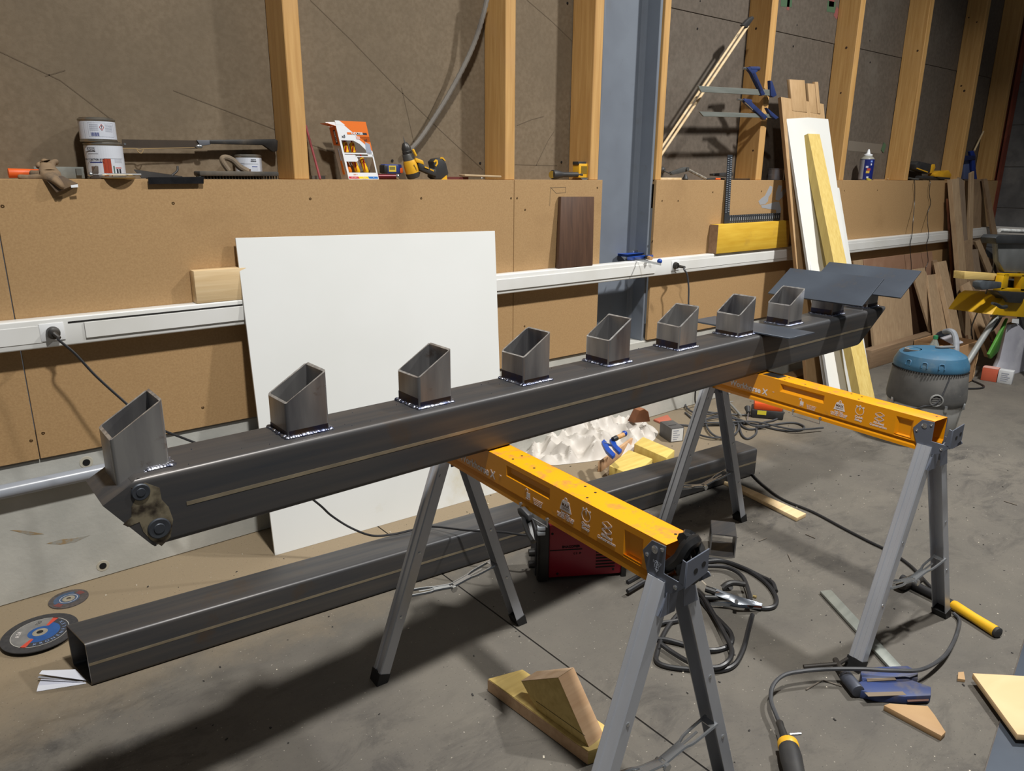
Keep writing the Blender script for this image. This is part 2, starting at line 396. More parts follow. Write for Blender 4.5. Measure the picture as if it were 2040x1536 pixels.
# ================================================================ STEEL BEAM ON THE TRESTLES
ANG = math.radians(.809)
bd = V((math.cos(ANG), math.sin(ANG), 0)); bn = V((-bd.y, bd.x, 0)); zz_ = V((0, 0, 1))
BM = V((1.374, 1.471, .785))
def bp(s, n, z): return BM + bd*s + bn*n + zz_*z      # beam space: along, back from the front face, up from the underside
def steel(name, st, base=(84, 80, 77), c2=(62, 64, 68), c3=(84, 68, 52)):
    return mat(name, base, c2, rough=.42, metal=.45, scale=1.4, stretch=st, lo=.3, hi=.7, c3=c3, s3=5, lo3=.6, hi3=.8, rvar=.1, spec=.5)
scale_m = steel('mill_scale_steel', (1.2, 26, 26))
seamm = mat('tube_seam', (150, 138, 116), (126, 116, 98), rough=.4, metal=.5, scale=40, stretch=(.3, 1, 1))
bright = mat('ground_steel', (166, 164, 162), (92, 91, 96), rough=.34, metal=.7, scale=7, stretch=(1.6, 1.6, .22), lo=.34, hi=.66, c3=(104, 82, 66), s3=14, lo3=.62, hi3=.78, rvar=.08)
heat = mat('heat_tint', (66, 52, 42), (44, 46, 70), rough=.4, metal=.7, scale=22, lo=.4, hi=.6)
rimm = mat('cut_rim', (206, 204, 200), (150, 148, 148), rough=.3, metal=.7, scale=60)
weldm = mat('weld_bead', (160, 162, 170), (84, 90, 116), rough=.24, metal=.95, scale=60, bump=.5, bscale=180)
B_ = .15
def rounded(w, h, r, n=4):
    pts = []
    for cx, cy, a0 in ((w-r, r, -90), (w-r, h-r, 0), (r, h-r, 90), (r, r, 180)):
        for i in range(n+1):
            a = math.radians(a0+90*i/n); pts.append((cx+r*math.cos(a), cy+r*math.sin(a)))
    return pts
beam = thing('steel_beam', 'long square steel beam with slant-cut tube stubs lying across two yellow trestles', 'beam', BM, ANG)
sec = rounded(B_, B_, .014)          # (n, z)
def with_knee(pts):                   # put a corner of the pointed end into both upright sides
    out = []
    for p, q in zip(pts, pts[1:]+pts[:1]):
        out.append(p)
        if abs(p[0]-q[0]) < 1e-6 and min(p[1], q[1]) < .112 < max(p[1], q[1]): out.append((p[0], .113))
    return out
sec = with_knee(sec)
def left_s(z):                        # pointed left end
    return -1.097 + (-1.176+1.097)*(z/.113) if z < .113 else -1.176 + (.066)*((z-.113)/.037)
def right_s(z):
    return 1.785 + (2.02-1.785)*min(1, z/.15)
zs = sec + [sec[0]]
ringA = [bp(left_s(z), n, z) for n, z in sec]; ringB = [bp(right_s(z), n, z) for n, z in sec]
secI = [(n_-.006, z_-.006) for n_, z_ in [(min(max(n, .006), B_-.006), min(max(z, .006), B_-.006)) for n, z in sec]]
inA = [bp(left_s(z+.006), n+.006, z+.006) for n, z in secI]; inB = [bp(right_s(z+.006), n+.006, z+.006) for n, z in secI]
bmx = MB().hollow(ringA, ringB, inA, inB)
build('tube', bmx, scale_m, beam, smooth=40)
build('seam_stripe', MB().obox(bp(-1.03, -.0006, .071), bd*2.92, bn*.0008, zz_*.008), seamm, beam)
for q4 in (((-1.176, .113), (-1.110, .1495)), ((-1.176, .113), (-1.097, .0005))):
    (s0_, z0_), (s1_, z1_) = q4
    build('end_plate', MB().prism([bp(s0_, .004, z0_), bp(s0_, B_-.004, z0_), bp(s1_, B_-.006, z1_), bp(s1_, .006, z1_)], bd*.004), scale_m, beam)
# ground patch and plug discs at the left end
pts = [(262, 1010), (275, 985), (262, 972), (290, 962), (318, 972), (322, 995), (336, 1010), (345, 1035), (340, 1070), (322, 1088), (300, 1075), (286, 1060), (278, 1040), (255, 1050), (245, 1045), (262, 1030)]
nb_ = -bn
P0 = bp(0, -.0006, 0)
build('ground_patch', MB().prism([pl(x, y, P0, bn) for x, y in pts], bn*.0007), mat('bared_steel', (146, 136, 114), (62, 54, 47), rough=.4, metal=.6, scale=26, lo=.42, hi=.6), beam)
disc = mat('plug_disc', (74, 78, 84), (60, 63, 70), rough=.5, metal=.6, scale=30)
for x, y, r in ((280, 980, .017), (317, 1052, .0215)):
    p = pl(x, y, P0, bn); build('plug_disc', MB().lathe(p+bn*.001, -bn, [(r, 0), (r, .003), (r*.9, .0045), (r*.5, .004), (r*.45, .0055), (.001, .0055)], n=24), disc, beam)
# spatter
sb = MB()
for k in range(60):
    s_ = random.uniform(-1.1, 1.9); n_ = random.uniform(.012, .14); sb.ball(bp(s_, n_, B_+.0005), random.uniform(.0008, .002), 6, 4)
build('weld_spatter', sb, weldm, beam, kind='stuff')
# stubs: slant-cut square tube, low on the left and high on the right
def stub(s0, zl=.079, zr=.139, w_=.1, n0=.034, drop=0.):
    sec = rounded(w_, w_, .007, 3); isec = rounded(w_-.010, w_-.010, .003, 3)
    top = lambda x: B_+zl+(zr-zl)*x/w_
    bot = lambda x: B_+.0005 if drop == 0 else min(B_, B_-.045*max(0, 1-x/.058))
    a = [bp(s0+x, n0+y, bot(x)) for x, y in sec]; b_ = [bp(s0+x, n0+y, top(x)+random.uniform(-.0012, .0012)) for x, y in sec]
    ai = [bp(s0+x+.005, n0+y+.005, bot(x+.005)) for x, y in isec]; bi = [bp(s0+x+.005, n0+y+.005, top(x+.005)+random.uniform(-.001, .001)) for x, y in isec]
    o = build('stub', MB().hollow(a, b_, ai, bi, rim=1), [bright, rimm], beam, smooth=40)
    # bead: a ragged string of puddles round the foot
    wbm = MB()
    for (x0, y0), (x1, y1) in (((0, 0), (w_, 0)), ((0, 0), (0, w_)), ((w_, 0), (w_, w_))):
        n_ = 17
        for i in range(n_+1):
            x = x0+(x1-x0)*i/n_; y = y0+(y1-y0)*i/n_
            ox = -.002 if x0 == x1 == 0 else (.002 if x0 == x1 else 0); oy = -.003 if y0 == y1 else 0
            r = random.uniform(.0046, .0082)
            wbm.ball(bp(s0+x+ox+random.uniform(-.001, .001), n0+y+oy, bot(x)+.001), r, 8, 5, (1.15, 1, .75))
    build('weld_bead', wbm, weldm, o, kind='stuff')
    hb_ = MB()
    if drop == 0:
        hb_.obox(bp(s0+.004, n0-.0004, B_+.004), bd*(w_-.008), bn*.0006, zz_*random.uniform(.008, .016))
        hb_.obox(bp(s0-.0004, n0+.004, B_+.004), bd*.0006, bn*(w_-.008), zz_*random.uniform(.010, .024))
        build('heat_band', hb_, heat, o)
for k in range(10):
    s0 = -1.142 if k == 0 else (-.797+.3407*(k-1) if k < 9 else 1.900)
    if k == 0: stub(s0, .074, .137, drop=1)
    else: stub(s0)
plate_m = mat('blue_steel_plate', (90, 98, 109), (74, 80, 90), rough=.38, metal=.5, scale=3, stretch=(1, 1, 1), c3=(96, 90, 84), s3=6, lo3=.6, hi3=.8, rvar=.08)
edge_m = mat('plate_edge', (150, 146, 140), rough=.35, metal=.8)
def plate(quad, P, n_, t, label):
    q = [pl(x, y, P, n_) if isinstance(x, (int, float)) else x for x, y in quad] if not isinstance(quad[0], Vector) else quad
    c_ = sum(q, V())/4
    o = thing('steel_plate', label, 'plate', c_)
    build('sheet', MB().prism([p-n_*t for p in q], n_*t), plate_m, o, bev=.0006, seg=1)
    eb = MB()
    for i in range(4):
        a, b_ = q[i], q[(i+1) % 4]; out = (b_-a).cross(n_).normalized()
        eb.obox(a-n_*t*.85+out*.0001*(1), b_-a, n_*t*.7, out*.0004)
    build('cut_edge', eb, edge_m, o)
    return o
slope = .6
tn = (zz_ - bd*slope).normalized()
S9 = -.797+.3407*7; S10 = 1.900
P9 = bp(S9, .08, B_+.079+.0045+.004); P10 = bp(S10, .08, B_+.079+.0045+.004)
# two loose plates resting on the last stubs, one laid across the beam
def rect_plate(S0, s0, s1, n0, n1, P, label, t=.006):
    f_ = lambda s, n: V(bp(s, n, 0)) + zz_*(((P-V(bp(s, n, 0))).dot(tn))/tn.z)
    q = [f_(s0, n1), f_(s1, n1), f_(s1, n0), f_(s0, n0)]
    return plate(q, P, tn, t, label)
rect_plate(S9, 1.547, 1.711, -.103, .317, P9+tn*.003, 'blue-grey steel plate tilted on the stub nearest the viewer of the two plated ones')
rect_plate(S10, 1.866, 2.035, -.115, .304, P10+tn*.003, 'blue-grey steel plate tilted at the far right end of the beam')
z_ = BM.z+.15+.009
q = [V((2.528, 1.80, z_)), V((2.556, 1.376, z_)), V((2.388, 1.376, z_)), V((2.372, 1.80, z_))]
plate(q, q[0], V((0, 0, 1)), .006, 'flat steel plate lying crosswise on the beam between two stubs')

# second beam on the floor
tb = fl(185, 1368); ta = math.radians(-5.47)
td = V((math.cos(ta), math.sin(ta), 0)); tnn = V((-td.y, td.x, 0))
tube2 = thing('steel_tube', 'long plain square steel tube lying on the concrete floor below the trestles', 'tube', tb, ta)
tp = lambda s, n, z: tb + td*s + tnn*n + zz_*z
sec = rounded(.149, .149, .013); si = rounded(.139, .139, .008)
TL = 3.03
build('tube', MB().hollow([tp(-.285*n, n, z) for n, z in sec], [tp(TL, n, z) for n, z in sec], [tp(-.285*(n+.005), n+.005, z+.005) for n, z in si], [tp(TL, n+.005, z+.005) for n, z in si]), scale_m, tube2, smooth=40)
build('cut_face', MB().hollow([tp(-.285*n-.0006, n, z) for n, z in sec], [tp(-.285*n-.0001, n, z) for n, z in sec], [tp(-.285*(n+.005)-.0006, n+.005, z+.005) for n, z in si], [tp(-.285*(n+.005)-.0001, n+.005, z+.005) for n, z in si]), mat('raw_cut', (112, 104, 94), rough=.4, metal=.6), tube2)
build('seam_stripe', MB().obox(tp(.0, -.0006, .072), td*TL, tnn*.0008, zz_*.009), seamm, tube2)

# ================================================================ YELLOW TRESTLES
yel = mat('trestle_yellow', (230, 150, 2), (222, 142, 0), rough=.38, scale=3, c3=(196, 132, 40), s3=18, lo3=.62, hi3=.78)
yelt = mat('trestle_yellow_worn', (228, 152, 2), (222, 144, 4), rough=.42, scale=3, c3=(170, 118, 60), s3=26, lo3=.50, hi3=.68)
zinc = mat('zinc_leg', (186, 189, 196), (168, 171, 178), rough=.36, metal=.4, scale=6, stretch=(1, 1, .3), rvar=.06)
brk = mat('bracket_grey', (104, 109, 122), (96, 101, 113), rough=.42, metal=.2, scale=8)
bolt = mat('bolt_zinc', (190, 192, 194), rough=.25, metal=.9)
rub = mat('black_rubber', (22, 22, 23), (30, 30, 31), rough=.6, scale=20)
whi = mat('print_white', (228, 218, 214), rough=.6); brn = mat('print_brown', (92, 58, 10), rough=.6)
def trestle(loc, rot, label):
    T = thing('trestle', label, 'trestle', loc, rot, 'folding trestles')
    Lb, hw, zt, zb = .90, .0375, .785, .68
    k = dict(parent=T, local=True)
    # crossbar: folded sheet, open below and at the ends, pockets pressed into both sides
    pocks = [(.372, .552, .742, .772), (.062, .118, .706, .770)]
    sh = MB()
    for sg in (-1, 1):
        ys = sorted({0, Lb, *[v for p in pocks for v in p[:2]]}); zs = sorted({.712, zt, *[v for p in pocks for v in p[2:]]})
        for i in range(len(ys)-1):
            for j in range(len(zs)-1):
                y0, y1, z0, z1 = ys[i], ys[i+1], zs[j], zs[j+1]
                ins = None
                for p in pocks:
                    if y0 >= p[0]-1e-6 and y1 <= p[1]+1e-6 and z0 >= p[2]-1e-6 and z1 <= p[3]+1e-6: ins = p
                if ins: continue
                sh.add([(sg*hw, y0, z0), (sg*hw, y1, z0), (sg*hw, y1, z1), (sg*hw, y0, z1)], [[0, 1, 2, 3]])
        for (y0, y1, z0, z1) in pocks:
            d_, g = .008, .009
            a = [(sg*hw, y0, z0), (sg*hw, y1, z0), (sg*hw, y1, z1), (sg*hw, y0, z1)]
            b_ = [(sg*(hw-d_), y0+g, z0+g), (sg*(hw-d_), y1-g, z0+g), (sg*(hw-d_), y1-g, z1-g*.8), (sg*(hw-d_), y0+g, z1-g*.8)]
            sh.add(a+b_, [[4, 5, 6, 7], [0, 1, 5, 4], [1, 2, 6, 5], [2, 3, 7, 6], [3, 0, 4, 7]])
        prof = [(hw, .712), (hw-.007, .700), (hw-.001, .690), (hw-.001, zb), (hw-.014, zb)]
        for (xa_, za), (xb_, zb_) in zip(prof[:-1], prof[1:]):
            sh.add([(sg*xa_, 0, za), (sg*xa_, Lb, za), (sg*xb_, Lb, zb_), (sg*xb_, 0, zb_)], [[0, 1, 2, 3]])
    bar = build('crossbar', sh, yel, smooth=20, **k)
    build('bar_top', MB().box((-hw, 0, zt-.0015), (hw, Lb, zt)), yelt, bev=.0012, **k)
    hl = MB()
    for y, x in ((.02, .012), (.26, -.018), (.27, .016), (.31, .02), (.47, -.01), (.55, -.018), (.555, .015)):
        hl.cyl((x, y, zt+.0002), (x, y, zt+.0004), .0035, n=8)
    build('hole', hl, dark, kind='stuff', **k)
    # legs
    for ye, sy in ((0, 1), (Lb, -1)):
        for sx in (-1, 1):
            f0 = V((sx*.268, ye-sy*.002+(.006 if sy > 0 else -.006), 0.0)); a0 = V((sx*.030, ye+sy*.016, .70))
            ax = (a0-f0).normalized(); yv = V((0, 1, 0)); yv = (yv-ax*yv.dot(ax)).normalized(); ov = ax.cross(yv)*1
            if ov.x*sx < 0: ov = -ov
            W2, D2, t = .023, .034, .0022     # half width along the bar, depth, sheet
            sec = [(-W2+.0, 0), (-W2, D2-.003), (-W2+.003, D2), (-.008, D2), (-.006, D2-.003), (.006, D2-.003), (.008, D2), (W2-.003, D2), (W2, D2-.003), (W2, 0),
                   (W2-t, 0), (W2-t, D2-.004), (.008, D2-t-.002), (-.008, D2-t-.002), (-W2+t, D2-.004), (-W2+t, 0)]
            r = lambda c: [c+yv*u+ov*(v-D2*.5) for u, v in sec]
            lg = build('leg', MB().loft([r(f0+ax*.012), r(a0)]), zinc, smooth=30, **k)
            fc = [(-W2-.002, -.002), (-W2-.002, D2+.002), (W2+.002, D2+.002), (W2+.002, -.002)]
            r2 = lambda c, e=0: [c+yv*(u+(e if u > 0 else -e))+ov*(v-D2*.5) for u, v in fc]
            base = r2(f0); base = [V((p.x, p.y, 0)) for p in base]
            build('foot_cap', MB().loft([base, r2(f0+ax*.034)]), rub, lg, local=True)
            for h_ in (.3, .58):
                c_ = f0.lerp(a0, h_)+yv*(-W2)*1; build('rivet', MB().lathe(c_, -yv, [(.005, -.001), (.005, .001), (.002, .0025)], n=10), bolt, lg, local=True)
        # spreader: two pressed links hinged in the middle
        zl = .262
        xl_ = .268-.238*(zl/.70)
        for sx in (-1, 1):
            A = V((sx*(xl_-.012), ye+.0, zl)); M_ = V((0, ye, zl-.030))
            dv = (M_-A)
            wv = V((0, 1, 0))
            ln = MB()
            for q in (-1, 1):
                e = .017*q
                ln.tube([A+wv*e, A+dv*.45+wv*e*.9, A+dv*.62+wv*e*.55, M_+wv*e*.5], .0042, n=6, sub=4)
            ln.obox(A+dv*.60-wv*.010+V((0, 0, .001)), dv*.36, wv*.020, V((0, 0, .002)))
            ln.obox(A+dv*.02-wv*.017+V((0, 0, .001)), dv*.10, wv*.034, V((0, 0, .002)))
            ln.obox(A+dv*.30-wv*.003, dv*.30, wv*.006, V((0, 0, .002)))
            build('spreader_link', ln, bolt, smooth=30, **k)
        build('hinge_bolt', MB().cyl((0, ye-.016, zl-.034), (0, ye+.016, zl-.034), .006, n=10).cyl((0, ye-.02, zl-.034), (0, ye-.014, zl-.034), .011, n=6), bolt, **k)
    # end brackets
    for ye, sy in ((0, 1), (Lb, -1)):
        for sx in (-1, 1):
            x = sx*(hw+.0012)
            pr = [(.060, .748), (.036, .781), (-.002, .783), (-.002, .722), (-.052, .722), (-.056, .715), (-.030, .690), (.000, .676), (.036, .682)]
            bb = MB().prism([(x, ye+sy*y, z) for y, z in pr], (sx*.0022, 0, 0))
            if sx < 0:
                y_ = ye-sy*.054
                bb.prism([(x, y_, .712), (x+.066, y_, .728), (x+.066, y_, .782), (x, y_, .772)], (0, -sy*.003, 0))
                bb.obox((x, ye-sy*.0, .716), (.0022*sx, 0, 0), (0, -sy*.054, 0), (0, 0, .056)) if False else None
                bb.prism([(x, ye-sy*.040, .722), (x, ye-sy*.056, .716), (x, ye-sy*.056, .772), (x, ye-sy*.046, .774)], (sx*.0022, 0, 0))
            br_ = build('end_bracket', bb, brk, bev=.0008, seg=1, **k)
            bs = MB()
            for y, z, r in ((.046, .744, .0045), (.006, .772, .0045), (.012, .700, .005), (-.034, .706, .005), (.026, .764 if sy > 0 else .70, .0085)):
                bs.lathe((x+sx*.002, ye+sy*y, z), (sx, 0, 0), [(r, 0), (r, .0015), (r*.55, .003), (r*.3, .0028), (.0005, .0018)], n=14)
            build('bolt', bs, bolt, br_, local=True, kind='stuff')
            build('leg_saddle', MB().prism([(x-sx*.006, ye+sy*.038, .676), (x-sx*.006, ye-sy*.012, .676), (sx*.058, ye-sy*.012, .635), (sx*.058, ye+sy*.038, .635)], (sx*.003, 0, 0)).prism([(sx*.058, ye-sy*.013, .632), (sx*.014, ye-sy*.013, .632), (sx*.008, ye-sy*.013, .68), (sx*.036, ye-sy*.013, .70)], (0, -sy*.002, 0)), brk, br_, local=True)
        lb = MB()
        for xx, zz2 in ((-.005, .744), (.018, .752)): lb.cyl((xx-.006, ye-sy*.0575, zz2), (xx-.006, ye-sy*.0570, zz2), .0062, n=14)
        build('lip_hole', lb, dark, kind='stuff', **k)
    # printed side (reads from the wall end towards the viewer)
    def put(name, s, y, z, size, m_=whi, bold=0., **kw):
        return text(name, s, size, frm((-hw-.0006, y, z), (0, -1, 0), (0, 0, 1)), m_, T, bold=bold, ext=.0002, **kw)
    put('lettering', 'Workhorse X', .690, .7235, .030, bold=.0009)
    put('lettering', 'TM', .578, .733, .006)
    def flat(pts, m_=whi, name='print'):
        return build(name, MB().prism([(-hw-.0004, y, z) for y, z in pts], (-.0004, 0, 0)), m_, **k)
    def ringp(y, z, r0, r1, n=24, name='print', m_=whi, a0=0, a1=360, e=1.):
        q = MB(); full = a1-a0 == 360
        for i in range(n):
            a = math.radians(a0+(a1-a0)*i/n); b_ = math.radians(a0+(a1-a0)*(i+1)/n)
            pp = [(-hw-.0004, y+r*math.cos(t)*e, z+r*math.sin(t)) for r, t in ((r0, a), (r1, a), (r1, b_), (r0, b_))]
            q.prism(pp, (-.0004, 0, 0))
        return build(name, q, m_, **k)
    # padlock
    flat([(.463, .716), (.449, .716), (.449, .729), (.463, .729)]); ringp(.463, .733, .004, .0058, 12, a0=0, a1=180)
    flat([(.4592, .729), (.4572, .729), (.4572, .734), (.4592, .734)])
    put('lettering', 'UNLOCK', .457, .7125, .0042)
    # weight
    yw = .312
    flat([(yw+.021, .735), (yw-.021, .735), (yw-.013, .760), (yw-.010, .762), (yw+.010, .762), (yw+.013, .760)]); ringp(yw, .765, .003, .0052, 14)
    text('lettering', 'MAX', .0125, frm((-hw-.0011, yw, .7505), (0, -1, 0), (0, 0, 1)), brn, T, bold=.0002, ext=.0001)
    text('lettering', 'CAPACITY', .0058, frm((-hw-.0011, yw, .7415), (0, -1, 0), (0, 0, 1)), brn, T, ext=.0001)
    put('lettering', 'Each / Pair\n1350 LBS / 2700 LBS\n612 KG / 1224 KG', yw, .7225, .0075, bold=.0002)
    put('lettering', 'Tested to standard\nDo not stand on\nDo not exceed\nmaximum load', .418, .716, .0052)
    # stopwatch
    ys = .240
    ringp(ys, .753, .0135, .0152, 28); ringp(ys+.011, .767, 0, .0028, 10); ringp(ys-.0125, .766, 0, .0028, 10); ringp(ys, .7695, .0, .003, 10)
    flat([(ys, .752), (ys-.0026, .764), (ys+.0026, .764)])
    put('lettering', 'Quick\nSetup', ys, .7255, .0115, bold=.0003)
    # girder emblem
    yi = .171
    def line(a, b_, t=.0011):
        d_ = V((b_[0]-a[0], b_[1]-a[1])).normalized(); n_ = V((-d_.y, d_.x))*t/2
        flat([(a[0]-n_.x, a[1]-n_.y), (b_[0]-n_.x, b_[1]-n_.y), (b_[0]+n_.x, b_[1]+n_.y), (a[0]+n_.x, a[1]+n_.y)])
    up_ = [(.015, .0), (.0, .0075), (-.015, .002), (0, -.007)]
    for dz in (.759, .744):
        for i in range(4):
            a, b_ = up_[i], up_[(i+1) % 4]; line((yi+a[0], dz+a[1]), (yi+b_[0], dz+b_[1]))
        line((yi+.015, dz), (yi+.015, dz-.003)); line((yi+.015, dz-.003), (yi, dz-.010)); line((yi, dz-.010), (yi-.015, dz-.001)); line((yi-.015, dz-.001), (yi-.015, dz+.002))
    line((yi+.005, .749), (yi+.005, .744)); line((yi-.007, .752), (yi-.007, .746))
    put('lettering', 'All-Steel\nConstruction', yi, .7245, .0108, bold=.0003)
    # spring clip under the bar
    build('spring_clip', MB().tube([(-hw-.002, .486, .686), (-hw-.002, .486, .668), (-hw-.002, .377, .668), (-hw-.002, .377, .686)], .0018, n=6, sub=1).cyl((-hw-.004, .486, .688), (-hw+.002, .486, .688), .005, n=8).cyl((-hw-.004, .377, .688), (-hw+.002, .377, .688), .005, n=8), bolt, **k)
    return T
near = trestle((1.1205, .838, 0), -math.atan(.049), 'yellow folding trestle nearest the viewer with a black strap stuffed in its end')
far_ = dup(near, (2.3765, .838, 0), -math.atan(.0854), 'farther yellow folding trestle standing beside the vacuum cleaner with an empty open end')
# FOLD 1ST arrow on the near bracket only
Wn = WM[near.name]
for s_, z_2, sz in (('FOLD', .7375, .009), ('1ST', .7285, .0115)):
    text('lettering', s_, sz, frm((-.0375-.0038, .018, z_2), (0, -1, 0), (0, 0, 1)), mat('print_pale', (190, 196, 210), rough=.6), near, bold=.0003, ext=.0001)
build('print', MB().prism([(-.0412, .0225, .7225), (-.0412, .0125, .7225), (-.0412, .0175, .7155)], (-.0003, 0, 0)), mat('print_pale', (190, 196, 210)), near, local=True)
# dark slot cut in the far trestle's bar next to the beam
tag(build('bar_slot', MB().box((-.026, .572, .7851), (.026, .640, .7854)), dark, far_, local=True))
# black strap wadded into the near trestle's end
sm = MB()
rr = random.Random(3)
P = [Wn @ V((x, y, z)) for x, y, z in ((-.026, .02, .715), (-.022, -.018, .755), (-.012, -.03, .788), (.012, -.03, .792), (.028, -.015, .778), (.026, -.035, .735), (.0, -.036, .712), (-.02, -.03, .735), (-.005, -.02, .775), (.02, -.01, .80))]
sm.tube(P, .0135, n=7, sub=5)
sm.tube([Wn @ V((x, y, z)) for x, y, z in ((-.02, .0, .70), (-.024, -.036, .722), (.0, -.042, .744), (.022, -.04, .762), (.022, -.02, .785), (-.014, -.018, .80))], .012, n=7, sub=5)
one('black_strap', sm, mat('black_webbing', (16, 16, 17), (30, 30, 31), rough=.38, scale=30), 'glossy black strap wadded into the open end of the near trestle', 'strap')

# dark latch clipped under the near bar with its strap hanging to the welder
lat = thing('hook_strap', 'dark plastic hook clipped on the near trestle bar with a strap hanging down', 'strap', Wn @ V((-.04, .47, .66)))
pq = lambda x, y, d=.0: pl(x, y, Wn @ V((-.0405-d, 0, 0)), Wn.to_3x3() @ V((-1, 0, 0)))
nx_ = Wn.to_3x3() @ V((-1, 0, 0))
build('hook', MB().prism([pq(x, y) for x, y in ((1038, 1010), (1046, 1008), (1061, 1024), (1062, 1036), (1050, 1034), (1040, 1020))], nx_*.014), mat('hook_grey', (62, 62, 64), (52, 52, 54), rough=.5, scale=20), lat, bev=.003)
build('strap', MB().tube([pq(1050, 1030, .004), pq(1056, 1048, .006), pq(1060, 1064, .012), pq(1063, 1080, .02)], [.011, .008], n=8), mat('black_webbing', (16, 16, 17)), lat)
build('strap', MB().tube([pq(1043, 1026, .004), pq(1044, 1040, .02), pq(1052, 1062, .03), pq(1061, 1078, .035)], .006, n=8), mat('black_webbing', (16, 16, 17)), lat)
# ================================================================ ON AND AGAINST THE WALL
LZ = 1.47
def mpp(p): return (V(p)-EYE).dot(fw)/FPX
def face_angle(p): return math.atan2(-p.y, -p.x)
def arc(mb, c, r, a0, a1, z0, z1, n=10, t=.0004, k=0):
    for i in range(n):
        a = a0+(a1-a0)*i/n; b_ = a0+(a1-a0)*(i+1)/n
        P_ = lambda q, z, rr: V((c.x+rr*math.cos(q), c.y+rr*math.sin(q), z))
        mb.add([P_(a, z0, r+t), P_(b_, z0, r+t), P_(b_, z1, r+t), P_(a, z1, r+t)], [[0, 1, 2, 3]], k)
    return mb
def wbox(x0, y0, x1, y1, Y, d):
    a, b_ = wl(x0, y1, Y), wl(x1, y0, Y)
    return MB().box((a.x, Y, a.z), (b_.x, Y+d, b_.z))
tin = mat('tin_plate', (168, 164, 156), (140, 132, 118), rough=.3, metal=.85, scale=12)
lab_w = mat('can_label', (206, 210, 218), (196, 200, 210), rough=.4, scale=6)
ink_b = mat('ink_blue', (44, 56, 120), rough=.5); ink_k = mat('ink_dark', (40, 42, 50), rough=.5); ink_r = mat('ink_red', (176, 60, 40), rough=.5)
ink_g = mat('ink_grey', (150, 154, 166), rough=.5); ink_br = mat('ink_brown', (110, 88, 76), rough=.5)
